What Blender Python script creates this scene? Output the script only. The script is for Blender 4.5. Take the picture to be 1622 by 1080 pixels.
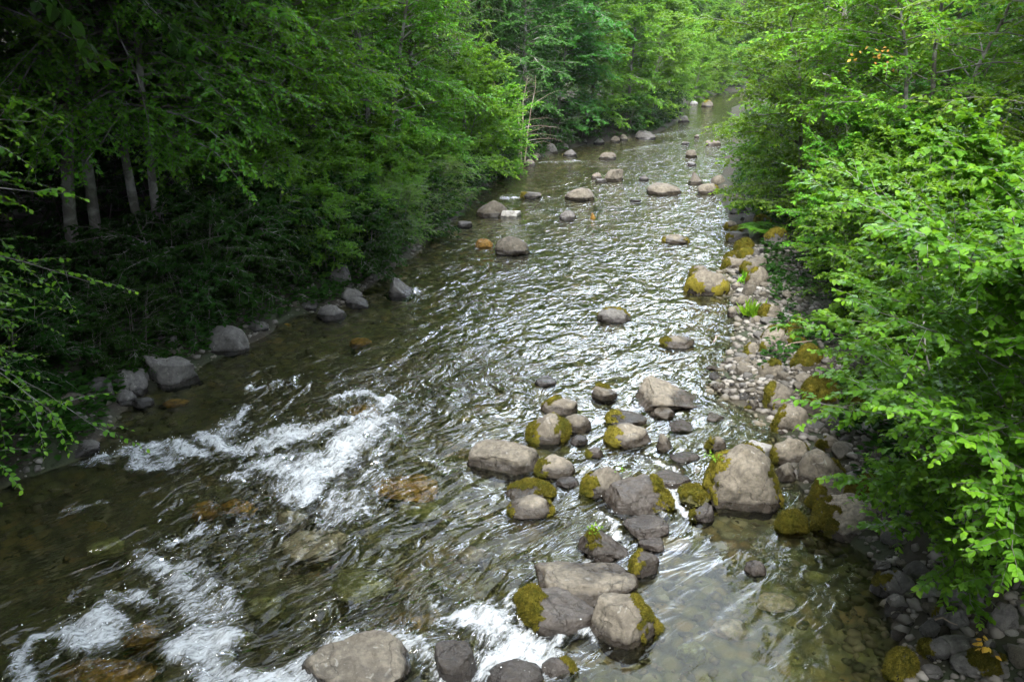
import bpy, bmesh, math, random
import numpy as np
from mathutils import Vector

# ------------------------------------------------------------------ camera, sky, sun, exposure
C = bpy.context.scene
for o in list(bpy.data.objects): bpy.data.objects.remove(o)
FPX, HCAM, PITCH = 1273.0, 6.0, math.radians(20.6)
cam_d = bpy.data.cameras.new('camera'); cam = bpy.data.objects.new('camera', cam_d)
C.collection.objects.link(cam); C.camera = cam
cam.location = (0, 0, HCAM); cam.rotation_euler = (math.pi/2 - PITCH, 0, 0)
cam_d.sensor_width = 36; cam_d.lens = 36*FPX/1622; cam_d.clip_end = 2000; cam_d.clip_start = 0.05

SUN_EL, SUN_AZ = math.radians(58), math.radians(192)     # azimuth clockwise from +Y
W = bpy.data.worlds.new("World"); C.world = W; W.use_nodes = True
wn, wl = W.node_tree.nodes, W.node_tree.links
bg = wn['Background']
sky = wn.new('ShaderNodeTexSky'); sky.sky_type = 'NISHITA'; sky.sun_disc = False
sky.sun_elevation = SUN_EL; sky.sun_rotation = SUN_AZ; sky.dust_density = 4.0; sky.air_density = 1.2
hs = wn.new('ShaderNodeHueSaturation'); hs.inputs['Saturation'].default_value = 0.30
wl.new(sky.outputs[0], hs.inputs['Color'])
wtc = wn.new('ShaderNodeTexCoord'); cn = wn.new('ShaderNodeTexNoise'); cn.inputs['Scale'].default_value = 2.2; cn.inputs['Detail'].default_value = 6
wl.new(wtc.outputs['Generated'], cn.inputs['Vector'])
cr = wn.new('ShaderNodeValToRGB'); cr.color_ramp.elements[0].position = .3; cr.color_ramp.elements[0].color = (.50, .60, .78, 1)
cr.color_ramp.elements[1].position = .68; cr.color_ramp.elements[1].color = (.84, .92, 1, 1); wl.new(cn.outputs[0], cr.inputs[0])
cs = wn.new('ShaderNodeVectorMath'); cs.operation = 'SCALE'; cs.inputs['Scale'].default_value = 9.0; wl.new(cr.outputs[0], cs.inputs[0])
cm = wn.new('ShaderNodeMix'); cm.data_type = 'RGBA'; cm.inputs[0].default_value = .85      # high overcast over a little blue
wl.new(hs.outputs[0], cm.inputs[6]); 
# bright patch added to the low cloud upstream so the river reflects silver
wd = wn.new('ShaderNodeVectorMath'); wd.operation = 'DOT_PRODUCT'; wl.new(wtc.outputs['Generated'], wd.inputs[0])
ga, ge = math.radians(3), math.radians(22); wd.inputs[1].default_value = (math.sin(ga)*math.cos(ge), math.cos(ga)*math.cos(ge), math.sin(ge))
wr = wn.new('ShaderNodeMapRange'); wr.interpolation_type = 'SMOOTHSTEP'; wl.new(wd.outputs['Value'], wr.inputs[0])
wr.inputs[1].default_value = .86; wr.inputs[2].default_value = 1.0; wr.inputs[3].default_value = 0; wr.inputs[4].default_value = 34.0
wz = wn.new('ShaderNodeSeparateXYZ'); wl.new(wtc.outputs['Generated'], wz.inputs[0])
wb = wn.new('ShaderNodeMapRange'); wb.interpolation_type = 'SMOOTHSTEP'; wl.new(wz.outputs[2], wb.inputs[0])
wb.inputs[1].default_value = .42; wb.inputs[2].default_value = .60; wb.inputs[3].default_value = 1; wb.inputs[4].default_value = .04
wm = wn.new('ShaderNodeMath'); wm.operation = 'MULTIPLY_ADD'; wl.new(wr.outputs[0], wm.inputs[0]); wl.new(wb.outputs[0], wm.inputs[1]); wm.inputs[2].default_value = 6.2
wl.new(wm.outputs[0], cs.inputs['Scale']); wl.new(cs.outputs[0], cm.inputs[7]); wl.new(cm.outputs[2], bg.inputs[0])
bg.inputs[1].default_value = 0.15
sd = bpy.data.lights.new('sun', 'SUN'); sun = bpy.data.objects.new('sun', sd); C.collection.objects.link(sun)
sd.energy = 2.3; sd.angle = math.radians(22); sd.color = (1, .985, .95)
sdir = Vector((math.sin(SUN_AZ)*math.cos(SUN_EL), math.cos(SUN_AZ)*math.cos(SUN_EL), math.sin(SUN_EL)))
sun.rotation_euler = sdir.to_track_quat('Z', 'Y').to_euler()
sun.location = (0, 0, 60)
C.view_settings.view_transform = 'Standard'; C.view_settings.look = 'None'
C.view_settings.exposure = 2.4; C.view_settings.gamma = 1.0
C.render.engine = 'CYCLES'
cy = C.cycles
cy.use_denoising = True
cy.max_bounces = 6; cy.diffuse_bounces = 3; cy.glossy_bounces = 3; cy.transmission_bounces = 4
cy.transparent_max_bounces = 6; cy.sample_clamp_indirect = 3.5
cy.caustics_refractive = True; cy.caustics_reflective = False
cy.use_adaptive_sampling = True; cy.adaptive_threshold = 0.02

# ------------------------------------------------------------------ numeric helpers
cT, sT = math.cos(PITCH), math.sin(PITCH)
def at(px, py, z=0.0):
    """the point at height z that the photograph shows at pixel (px, py)"""
    u, v = (px-811)/FPX, (540-py)/FPX
    d = np.array([u, cT+sT*v, -sT+cT*v]); t = (z-HCAM)/d[2]
    return np.array([0, 0, HCAM])+d*t, t

def _hash(ix, iy, iz, seed):
    h = (ix.astype(np.uint32)*np.uint32(374761393)+iy.astype(np.uint32)*np.uint32(668265263)
         + iz.astype(np.uint32)*np.uint32(2147483647)+np.uint32((seed*1274126177) & 0xffffffff))
    h = (h ^ (h >> np.uint32(13)))*np.uint32(1274126177)
    h = (h ^ (h >> np.uint32(16)))*np.uint32(2246822519)
    h = h ^ (h >> np.uint32(15))
    return (h & np.uint32(0xffffff)).astype(np.float64)/float(0xffffff)*2-1
def noise3(p, seed=0):
    p = np.asarray(p, float); i = np.floor(p).astype(np.int64); f = p-i
    w = f*f*f*(f*(f*6-15)+10)
    out = 0
    for dx in (0, 1):
        for dy in (0, 1):
            for dz in (0, 1):
                k = ((w[:, 0] if dx else 1-w[:, 0])*(w[:, 1] if dy else 1-w[:, 1])*(w[:, 2] if dz else 1-w[:, 2]))
                out = out+k*_hash(i[:, 0]+dx, i[:, 1]+dy, i[:, 2]+dz, seed)
    return out
def fbm(p, octv=3, seed=0, gain=.5):
    a, s = 0, 1.0
    p = np.asarray(p, float)
    for k in range(octv):
        a = a+s*noise3(p*2**k, seed+k*17); s *= gain
    return a
def norm(v):
    return v/np.maximum(np.linalg.norm(v, axis=-1, keepdims=True), 1e-9)
def sstep(a, b, x):
    t = np.clip((x-a)/(b-a), 0, 1); return t*t*(3-2*t)

# ------------------------------------------------------------------ object helpers
def mesh_np(name, verts, faces, mat=None, smooth=False, attrs=None):
    """faces: (F,k) array or list of such arrays"""
    me = bpy.data.meshes.new(name)
    verts = np.ascontiguousarray(verts, dtype=np.float32)
    fl = faces if isinstance(faces, list) else [faces]
    fl = [np.asarray(f) for f in fl if len(f)]
    idx = np.concatenate([f.ravel() for f in fl]).astype(np.int32)
    tot = np.concatenate([np.full(len(f), f.shape[1]) for f in fl]).astype(np.int32)
    st = np.concatenate([[0], np.cumsum(tot)[:-1]]).astype(np.int32)
    me.vertices.add(len(verts)); me.vertices.foreach_set('co', verts.ravel())
    me.loops.add(len(idx)); me.loops.foreach_set('vertex_index', idx)
    me.polygons.add(len(tot)); me.polygons.foreach_set('loop_start', st)
    me.polygons.foreach_set('use_smooth', np.full(len(tot), bool(smooth)))
    me.update(calc_edges=True)
    for k, a in (attrs or {}).items():
        at_ = me.attributes.new(k, 'FLOAT', 'POINT'); at_.data.foreach_set('value', np.asarray(a, np.float32))
    if mat: me.materials.append(mat)
    return me
def link(name, me, parent=None):
    o = bpy.data.objects.new(name, me); C.collection.objects.link(o)
    if parent: o.parent = parent
    return o
def tag(o, label=None, cat=None, group=None, kind=None):
    if label: o['label'] = label
    if cat: o['category'] = cat
    if group: o['group'] = group
    if kind: o['kind'] = kind
    return o
def copy_tree(root, loc, rz, sc):
    r = root.copy(); C.collection.objects.link(r)
    r.location = loc; r.rotation_euler = (0, 0, rz); r.scale = (sc, sc, sc) if np.isscalar(sc) else sc
    for ch in list(root.children):
        c = ch.copy(); C.collection.objects.link(c); c.parent = r
    return r

# ------------------------------------------------------------------ materials
class M:
    def __init__(s, name):
        s.m = bpy.data.materials.new(name); s.m.use_nodes = True
        s.t = s.m.node_tree; s.n = s.t.nodes; s.b = s.n['Principled BSDF']; s.out = s.n['Material Output']
    def node(s, typ, **kw):
        n = s.n.new(typ)
        for k, v in kw.items():
            if k in n.inputs: n.inputs[k].default_value = v
            else: setattr(n, k, v)
        return n
    def l(s, a, b): s.t.links.new(a, b)
    def ramp(s, fac, stops, interp='LINEAR'):
        r = s.n.new('ShaderNodeValToRGB'); r.color_ramp.interpolation = interp
        e = r.color_ramp.elements
        while len(e) < len(stops): e.new(.5)
        for el, (p, c) in zip(e, stops):
            el.position = p; el.color = (*c, 1) if len(c) == 3 else c
        s.l(fac, r.inputs[0]); return r.outputs[0]
    def mix(s, fac, a, b):
        n = s.n.new('ShaderNodeMix'); n.data_type = 'RGBA'
        for v, i in ((fac, 0), (a, 6), (b, 7)):
            if hasattr(v, 'node'): s.l(v, n.inputs[i])
            else: n.inputs[i].default_value = v if i == 0 else (*v, 1)
        return n.outputs[2]
    def math(s, op, a, b=None, c=None, clamp=False):
        n = s.n.new('ShaderNodeMath'); n.operation = op; n.use_clamp = clamp
        for i, v in enumerate((a, b, c)):
            if v is None: continue
            if hasattr(v, 'node'): s.l(v, n.inputs[i])
            else: n.inputs[i].default_value = v
        return n.outputs[0]
    def noise(s, vec, scale, detail=4, rough=.55, dist=0):
        n = s.n.new('ShaderNodeTexNoise'); n.inputs['Scale'].default_value = scale
        n.inputs['Detail'].default_value = detail; n.inputs['Roughness'].default_value = rough
        n.inputs['Distortion'].default_value = dist
        if vec is not None: s.l(vec, n.inputs['Vector'])
        return n.outputs[0]
    def bump(s, h, strength, dist, normal=None):
        n = s.n.new('ShaderNodeBump'); n.inputs['Strength'].default_value = strength; n.inputs['Distance'].default_value = dist
        s.l(h, n.inputs['Height'])
        if normal: s.l(normal, n.inputs['Normal'])
        return n.outputs[0]

def leaf_mat(name, dark, light, young, trans, tfac=.42, rough=.45, spec=.2):
    m = M(name)
    g = m.node('ShaderNodeNewGeometry'); oi = m.node('ShaderNodeObjectInfo')
    at_ = m.node('ShaderNodeAttribute', attribute_name='young')
    c = m.mix(g.outputs['Random Per Island'], dark, light)
    c = m.mix(at_.outputs['Fac'], c, young)
    h = m.node('ShaderNodeHueSaturation'); m.l(c, h.inputs['Color'])
    m.l(m.math('MULTIPLY_ADD', oi.outputs['Random'], .03, .487), h.inputs['Hue'])
    m.l(m.math('MULTIPLY_ADD', oi.outputs['Random'], .5, .78), h.inputs['Value'])
    m.l(h.outputs[0], m.b.inputs['Base Color'])
    m.b.inputs['Roughness'].default_value = rough; m.b.inputs['Specular IOR Level'].default_value = spec
    t = m.node('ShaderNodeBsdfTranslucent')
    tc = m.mix(.55, h.outputs[0], trans); m.l(tc, t.inputs[0])
    mx = m.node('ShaderNodeMixShader'); mx.inputs[0].default_value = tfac
    m.l(m.b.outputs[0], mx.inputs[1]); m.l(t.outputs[0], mx.inputs[2]); m.l(mx.outputs[0], m.out.inputs[0])
    return m.m
LEAF = leaf_mat('alder_leaf', (.036, .115, .010), (.092, .235, .013), (.22, .40, .018), (.24, .46, .012))
LEAF_BLUE = leaf_mat('maple_leaf', (.024, .10, .018), (.060, .20, .028), (.11, .29, .03), (.12, .38, .03))
LEAF_YEL = leaf_mat('willow_leaf', (.065, .17, .010), (.12, .29, .015), (.23, .42, .02), (.28, .52, .015))
LEAF_LIGHT = leaf_mat('light_alder_leaf', (.050, .135, .010), (.12, .255, .014), (.24, .41, .02), (.29, .50, .015))
LEAF_SHADE = leaf_mat('shade_darkened_leaf', (.008, .026, .005), (.018, .050, .008), (.05, .12, .015), (.06, .17, .015), spec=.04)  # dark understory green, lowered further so the colour itself carries deep woodland shade
NEEDLE = leaf_mat('conifer_needle', (.022, .055, .016), (.05, .10, .02), (.13, .20, .025), (.10, .22, .02), .25)
DEADLEAF = leaf_mat('dead_leaf', (.26, .12, .02), (.38, .20, .03), (.40, .24, .04), (.4, .24, .04), .3)

def bark_mat(name, a, b, pale):
    m = M(name); tc = m.node('ShaderNodeTexCoord'); mp = m.node('ShaderNodeMapping')
    mp.inputs['Scale'].default_value = (6, 6, 2.0); m.l(tc.outputs['Object'], mp.inputs[0])
    n1 = m.noise(mp.outputs[0], 3, 6, .65); n2 = m.noise(tc.outputs['Object'], 1.7, 5, .6, .6)
    c = m.mix(n1, a, b); k = m.ramp(n2, [(.5, (0, 0, 0)), (.6, (1, 1, 1))])
    m.l(m.mix(k, c, pale), m.b.inputs['Base Color']); m.b.inputs['Roughness'].default_value = .85
    m.l(m.bump(n1, .8, .02), m.b.inputs['Normal']); return m.m
BARK = bark_mat('alder_bark', (.055, .05, .042), (.16, .145, .125), (.27, .26, .24))
BARK_DARK = bark_mat('conifer_bark', (.03, .022, .016), (.09, .07, .05), (.10, .10, .07))
TWIG = bark_mat('dead_twig', (.14, .10, .07), (.28, .22, .17), (.32, .28, .24))

def rock_mat(name, cols, wet=0.0, band=.105):
    m = M(name); tc = m.node('ShaderNodeTexCoord'); g = m.node('ShaderNodeNewGeometry'); oi = m.node('ShaderNodeObjectInfo')
    ad = m.node('ShaderNodeVectorMath', operation='ADD'); m.l(tc.outputs['Object'], ad.inputs[0])
    cb = m.node('ShaderNodeCombineXYZ'); m.l(m.math('MULTIPLY', oi.outputs['Random'], 40), cb.inputs[0]); m.l(cb.outputs[0], ad.inputs[1])
    v = ad.outputs[0]
    n1 = m.noise(v, 2.2, 6, .6); n2 = m.noise(v, 14, 6, .7); n3 = m.noise(v, 60, 4, .7)
    a, b, c3 = cols
    c = m.mix(m.ramp(n1, [(.35, (0, 0, 0)), (.68, (1, 1, 1))]), a, b)
    c = m.mix(m.ramp(n2, [(.40, (0, 0, 0)), (.62, (.9,)*3)]), c, tuple(x*.62 for x in c3))
    c = m.mix(m.ramp(m.noise(v, 4.5, 5, .68, .7), [(.50, (0, 0, 0)), (.66, (.65,)*3)]), c, tuple(x*.42 for x in a))
    lic = m.ramp(m.noise(v, 9, 4, .6, .8), [(.64, (0, 0, 0)), (.69, (.6,)*3)])
    c = m.mix(lic, c, (.26, .25, .22))
    vd = m.node('ShaderNodeVectorMath', operation='ADD'); m.l(v, vd.inputs[0])
    nz = m.node('ShaderNodeTexNoise', Scale=3.0, Detail=5.0); m.l(v, nz.inputs['Vector'])
    vs = m.node('ShaderNodeVectorMath', operation='SCALE', Scale=.55); m.l(nz.outputs['Color'], vs.inputs[0]); m.l(vs.outputs[0], vd.inputs[1])
    ve = m.node('ShaderNodeTexVoronoi', Scale=1.5, feature='DISTANCE_TO_EDGE'); m.l(vd.outputs[0], ve.inputs['Vector'])
    crk = m.ramp(ve.outputs['Distance'], [(.002, (1, 1, 1)), (.011, (0, 0, 0))])
    c = m.mix(m.math('MULTIPLY', crk, .3), c, tuple(x*.3 for x in a))
    vo = m.node('ShaderNodeTexVoronoi', Scale=55.0); m.l(v, vo.inputs['Vector'])
    pit = m.ramp(vo.outputs['Distance'], [(.10, (1, 1, 1)), (.22, (0, 0, 0))])
    c = m.mix(m.math('MULTIPLY', pit, .5), c, tuple(x*.35 for x in a))
    h = m.node('ShaderNodeHueSaturation'); m.l(c, h.inputs['Color'])
    m.l(m.math('MULTIPLY_ADD', oi.outputs['Random'], .5, .76), h.inputs['Value'])
    # damp band above the water, with a wandering edge
    sp = m.node('ShaderNodeSeparateXYZ'); m.l(g.outputs['Position'], sp.inputs[0])
    hz = m.math('MULTIPLY_ADD', m.noise(v, 4, 4, .6), -.16, sp.outputs[2])
    w = m.math('SUBTRACT', 1, m.math('MULTIPLY_ADD', hz, 1/.05, (.08-band)/.05, True), clamp=True)
    w = m.math('MAXIMUM', w, wet)
    dk = m.mix(1, (0, 0, 0), h.outputs[0])
    wetc = m.node('ShaderNodeMix', data_type='RGBA', blend_type='MULTIPLY'); wetc.inputs[0].default_value = 1
    m.l(h.outputs[0], wetc.inputs[6]); wetc.inputs[7].default_value = (.27, .25, .24, 1)
    m.l(m.mix(w, h.outputs[0], wetc.outputs[2]), m.b.inputs['Base Color'])
    m.l(m.math('MULTIPLY_ADD', w, -.62, .88), m.b.inputs['Roughness'])
    m.b.inputs['Specular IOR Level'].default_value = .4
    hh = m.math('MULTIPLY_ADD', n3, .35, n2)
    hh = m.math('MULTIPLY_ADD', crk, -.5, hh); m.l(m.bump(hh, .8, .035), m.b.inputs['Normal']); return m.m
ROCK = rock_mat('grey_brown_rock', ((.120, .102, .078), (.192, .167, .128), (.138, .119, .091)))
ROCK_GREY = rock_mat('grey_rock', ((.092, .086, .079), (.150, .140, .128), (.112, .104, .095)))
ROCK_WET = rock_mat('wet_rock', ((.11, .095, .08), (.17, .15, .13), (.14, .12, .10)), wet=.85)
ROCK_PALE = rock_mat('pale_rock', ((.32, .305, .285), (.44, .425, .40), (.38, .365, .335)), band=.0)
ROCK_AMBER = rock_mat('algae_rock', ((.24, .12, .016), (.30, .18, .03), (.15, .09, .015)), band=-9)
ROCK_OLIVE = rock_mat('olive_rock', ((.17, .165, .05), (.24, .22, .09), (.14, .13, .03)), band=-9)
ROCK_BUFF = rock_mat('buff_rock', ((.24, .185, .125), (.32, .26, .185), (.20, .165, .11)), band=-9)

def moss_mat():
    m = M('moss'); tc = m.node('ShaderNodeTexCoord')
    n1 = m.noise(tc.outputs['Object'], 5, 5, .65); n2 = m.noise(tc.outputs['Object'], 70, 3, .7)
    c = m.ramp(n1, [(.3, (.05, .065, .008)), (.5, (.14, .122, .014)), (.68, (.225, .178, .02))])
    g = m.node('ShaderNodeNewGeometry'); c = m.mix(m.ramp(g.outputs['Random Per Island'], [(0, (.75,)*3), (.5, (0, 0, 0)), (1, (0, 0, 0))]), c, (.03, .035, .006)); c = m.mix(m.ramp(g.outputs['Random Per Island'], [(.7, (0, 0, 0)), (1, (.7,)*3)]), c, (.28, .23, .035))
    m.l(m.mix(m.math('MULTIPLY', n2, .7), c, (.05, .045, .005)), m.b.inputs['Base Color'])
    m.b.inputs['Roughness'].default_value = .95; m.b.inputs['Specular IOR Level'].default_value = .1
    m.l(m.bump(n2, 1, .03), m.b.inputs['Normal']); return m.m
MOSS = moss_mat()

def ground_mat():
    m = M('earth_and_bed'); g = m.node('ShaderNodeNewGeometry'); sp = m.node('ShaderNodeSeparateXYZ')
    m.l(g.outputs['Position'], sp.inputs[0]); v = g.outputs['Position']
    n1 = m.noise(v, .9, 5, .6); n2 = m.noise(v, 9, 6, .7)
    vo = m.node('ShaderNodeTexVoronoi', Scale=5.5); m.l(v, vo.inputs['Vector'])
    vc = m.node('ShaderNodeSeparateColor'); m.l(vo.outputs['Color'], vc.inputs[0])
    bed = m.ramp(vc.outputs[0], [(0, (.07, .06, .02)), (.35, (.15, .12, .05)), (.6, (.17, .10, .025)), (.8, (.12, .11, .06)), (1, (.26, .22, .15))])
    bed = m.mix(m.ramp(n1, [(.38, (0, 0, 0)), (.62, (.85,)*3)]), bed, (.085, .085, .012))
    bed = m.mix(m.ramp(vo.outputs['Distance'], [(.35, (0, 0, 0)), (.75, (.8,)*3)]), bed, (.03, .025, .012))
    dirt = m.mix(n2, (.018, .014, .008), (.06, .045, .025))
    dirt = m.mix(m.ramp(n1, [(.45, (0, 0, 0)), (.6, (1, 1, 1))]), dirt, (.03, .045, .012))
    k = m.math('MULTIPLY_ADD', n2, .15, sp.outputs[2]); k = m.math('MULTIPLY', m.math('SUBTRACT', k, -.06), 6, clamp=True)
    bed = m.mix(.32, bed, (.02, .02, .006)); dirt = m.mix(.5, dirt, (.008, .007, .004)); m.l(m.mix(k, bed, dirt), m.b.inputs['Base Color']); m.b.inputs['Roughness'].default_value = .9
    m.l(m.bump(n2, .7, .05), m.b.inputs['Normal']); return m.m
GROUND = ground_mat()

def water_mat():
    m = M('river_water'); uv = m.node('ShaderNodeUVMap', uv_map='flow')
    fo = m.node('ShaderNodeAttribute', attribute_name='foam'); ch = m.node('ShaderNodeAttribute', attribute_name='chop')
    def st(sx, sy):
        mp = m.node('ShaderNodeMapping'); mp.inputs['Scale'].default_value = (sx, sy, 1); m.l(uv.outputs[0], mp.inputs[0]); return mp.outputs[0]
    a = m.noise(st(2.6, 1.9), 1.0, 2.2, .5, 1.1); b = m.noise(st(8, 5), 1.0, 2, .5, .8)
    h = m.math('ADD', m.math('MULTIPLY', a, 1.0), m.math('MULTIPLY', b, .2))
    bp = m.node('ShaderNodeBump', Distance=.21); m.l(h, bp.inputs['Height']); m.l(m.math('MULTIPLY', ch.outputs['Fac'], 1.0, clamp=True), bp.inputs['Strength'])
    N = bp.outputs[0]
    fr = m.node('ShaderNodeFresnel', IOR=1.38); m.l(N, fr.inputs['Normal'])
    rf = m.node('ShaderNodeBsdfRefraction', IOR=1.33, Roughness=0.0); rf.inputs['Color'].default_value = (.85, .89, .77, 1); m.l(N, rf.inputs['Normal'])
    gl = m.node('ShaderNodeBsdfGlossy', Roughness=.03); gl.inputs['Color'].default_value = (1, 1, 1, 1); m.l(N, gl.inputs['Normal'])
    mx = m.node('ShaderNodeMixShader'); m.l(fr.outputs[0], mx.inputs[0]); m.l(rf.outputs[0], mx.inputs[1]); m.l(gl.outputs[0], mx.inputs[2])
    # white water
    f1 = m.noise(st(4.6, 2.2), 1.0, 10, .74, 1.3); f2 = m.noise(st(24, 13), 1.0, 5, .8, .5)
    f = m.math('MULTIPLY_ADD', f2, .8, f1)
    fn = m.math('MULTIPLY_ADD', f, 2.1, -1.40)
    fac = m.math('ADD', fn, m.math('MULTIPLY_ADD', fo.outputs['Fac'], 1.34, -1.39))
    fac = m.math('MULTIPLY', m.math('MULTIPLY', fac, 1.6, clamp=True), .98)
    df = m.node('ShaderNodeBsdfPrincipled'); df.inputs['Base Color'].default_value = (.62, .65, .665, 1); df.inputs['Roughness'].default_value = .6
    m.l(m.bump(f, .8, .10), df.inputs['Normal'])
    m2 = m.node('ShaderNodeMixShader'); m.l(fac, m2.inputs[0]); m.l(mx.outputs[0], m2.inputs[1]); m.l(df.outputs[0], m2.inputs[2])
    m.l(m2.outputs[0], m.out.inputs[0]); m.n.remove(m.b); return m.m
WATER = water_mat()
_s = M('spray'); _s.b.inputs['Base Color'].default_value = (.85, .88, .9, 1); _s.b.inputs['Roughness'].default_value = .9; _s.b.inputs['Specular IOR Level'].default_value = 0; SPRAY = _s.m

# ------------------------------------------------------------------ banks and terrain
LB = [(-200, 900), (0, 772), (140, 722), (210, 625), (300, 588), (385, 545), (470, 500), (530, 490), (590, 452), (690, 372), (735, 338), (748, 296),
      (790, 280), (815, 260), (870, 246), (930, 228), (1000, 219), (1040, 211), (1075, 190), (1087, 165)]
RB = [(1435, 1080), (1405, 960), (1385, 890), (1330, 850), (1270, 780), (1235, 700), (1215, 655), (1140, 612), (1148, 575), (1170, 510), (1160, 462), (1165, 400), (1158, 365), (1150, 330),
      (1128, 300), (1140, 280), (1160, 240), (1158, 170)]
Lp = np.array([at(*p)[0][:2] for p in LB]); Rp = np.array([at(*p)[0][:2] for p in RB])
Lp = np.vstack([[-16, -30], [-13, 0], Lp, [25, 100], [50, 118], [140, 140]]); Rp = np.vstack([[3.0, -30], [3.4, 0], Rp, [29, 92], [55, 106], [140, 125]])
Lp = Lp[np.argsort(Lp[:, 1])]; Rp = Rp[np.argsort(Rp[:, 1])]
def leftX(y): return np.interp(y, Lp[:, 1], Lp[:, 0])
def rightX(y): return np.interp(y, Rp[:, 1], Rp[:, 0])
def ground_z(x, y):
    x = np.asarray(x, float); y = np.asarray(y, float)
    L, R = leftX(y), rightX(y)
    dl, dr = L-x, x-R
    sh = np.ravel(np.stack([x, y, 0*x], -1)).reshape(-1, 3)
    n = (fbm(sh*.55, 3, 5)).reshape(x.shape); n2 = fbm(sh*2.3, 2, 9).reshape(x.shape)
    inside = np.minimum(-dl, -dr)
    deep = np.where(-dl < -dr, .62, .34)
    bed = -deep*(1-np.exp(-np.maximum(inside, 0)/.9))+.09*n+.035*n2
    zl = 1.1*(1-np.exp(-np.maximum(dl, 0)/1.8))+.05*np.maximum(dl, 0)+.33*np.maximum(dl-11, 0)
    zr = .35*(1-np.exp(-np.maximum(dr, 0)/1.2))+.14*np.maximum(dr, 0)+.22*np.maximum(dr-9, 0)
    hill = .25*np.maximum(y-112, 0)
    out = np.where(dl > 0, zl, np.where(dr > 0, zr, 0))
    rough = np.where(np.maximum(dl, dr) > 0, .16*n+.05*n2, 0)
    z = np.where(inside > 0, bed, out+rough*sstep(0, 1, np.maximum(dl, dr)))
    return z+hill
def gz(x, y): return float(ground_z(np.array([x]), np.array([y]))[0])
def on_ground(px, py):
    z = 0.0
    for _ in range(12):
        p, t = at(px, py, z); z = max(gz(p[0], p[1]), 0)*.6+z*.4
    p, t = at(px, py, z); return p, t

def grid_faces(nu, nv):
    i = np.arange(nu*nv).reshape(nu, nv)
    return np.stack([i[:-1, :-1], i[:-1, 1:], i[1:, 1:], i[1:, :-1]], -1).reshape(-1, 4)
xs = np.concatenate([-12-np.geomspace(1, 150, 40)[::-1], np.arange(-12, 9, .08), 9+np.geomspace(.1, 170, 60)])
ys = np.concatenate([-12-np.geomspace(1, 50, 8)[::-1], np.arange(-12, 4, .5), np.arange(4, 24, .08), 24+np.geomspace(.1, 300, 190)])
X, Y = np.meshgrid(xs, ys, indexing='xy')
tag(link('ground', mesh_np('ground', np.stack([X, Y, ground_z(X, Y)], -1).reshape(-1, 3), grid_faces(*X.shape), GROUND, True)), kind='structure')

# ------------------------------------------------------------------ rocks
def ico(level):
    bm = bmesh.new(); bmesh.ops.create_icosphere(bm, subdivisions=level, radius=1)
    v = np.array([w.co[:] for w in bm.verts]); f = np.array([[w.index for w in q.verts] for q in bm.faces]); bm.free(); return v, f
ICO = {k: ico(k) for k in (1, 2, 3, 4, 5)}
def vnormals(v, f):
    fn = np.cross(v[f[:, 1]]-v[f[:, 0]], v[f[:, 2]]-v[f[:, 0]]); n = np.zeros_like(v)
    for k in range(3): np.add.at(n, f[:, k], fn)
    return norm(n)
KINDS = {  # number of cuts, offset range, softness, noise
    'round': (9, (.74, .93), .05, .10), 'block': (13, (.55, .80), .022, .06), 'dome': (8, (.74, .95), .06, .09),
    'wedge': (10, (.60, .85), .03, .06), 'slab': (11, (.62, .85), .03, .05)}
def rock_shape(kind, dims, seed, level):
    """dims: half width, half depth, height above the middle"""
    rg = np.random.default_rng(seed); v, f = ICO[level]; p = v.copy()
    n, (o0, o1), soft, amp = KINDS[kind]
    nn = norm(rg.normal(size=(n, 3))); nn[:, 2] *= .8; nn = norm(nn); off = rg.uniform(o0, o1, n)
    if kind == 'slab': nn[0] = norm(np.array([rg.normal()*.12, rg.normal()*.12, 1.])); off[0] = .5
    if kind == 'block': nn[0] = norm(np.array([rg.normal()*.2, -.15, 1.])); off[0] = .66
    if kind == 'wedge': nn[0] = norm(np.array([.55, -.15, .8])); off[0] = .38; nn[1] = norm(np.array([-.8, -.1, .45])); off[1] = .62
    for q, o in zip(nn, off):
        d = p@q-o; s = soft*np.logaddexp(0, d/soft); p = p-np.outer(s, q)
    lo, hi = p.min(0), p.max(0); ext = np.array([max(-lo[0], hi[0]), max(-lo[1], hi[1]), hi[2]])
    p[:, 0] -= (lo[0]+hi[0])/2; p[:, 1] -= (lo[1]+hi[1])/2
    p[:, 0] /= (hi[0]-lo[0])/2; p[:, 1] /= (hi[1]-lo[1])/2; p[:, 2] /= hi[2]
    q = v+rg.uniform(0, 50, 3)
    p = p*(1+amp*fbm(q*1.3, 3, seed % 97))[:, None]
    hi2 = p[:, 2].max(); p[:, 2] /= hi2
    u = p.copy()
    p = p*np.array(dims)
    s = float(np.mean(dims))
    vn = vnormals(p, f)
    p = p+vn*(s*.05*fbm(q*3.6, 5, seed % 89+3, .62))[:, None]
    return p, f, u
MOSSF = {
    'top': lambda u: u[:, 2]-.55, 'left': lambda u: -u[:, 0]-.45+.2*u[:, 2], 'right': lambda u: u[:, 0]-.45+.2*u[:, 2],
    'rim': lambda u: np.maximum(np.abs(u[:, 0]), u[:, 1]*.9)-.66, 'base': lambda u: .34-np.abs(u[:, 2]-.12), 'all': lambda u: .55+0*u[:, 0],
    'cap': lambda u: u[:, 2]*.9-u[:, 0]*.1-.30, 'back': lambda u: u[:, 1]-.25+.3*u[:, 2], 'ends': lambda u: np.abs(u[:, 0])-.62,
    'ring': lambda u: np.maximum(.40-np.abs(u[:, 2]-.22), -u[:, 0]-.55), 'topleft': lambda u: u[:, 2]*.6-u[:, 0]*.7-.62, 'topright': lambda u: u[:, 2]*.6+u[:, 0]*.7-.62}
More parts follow.
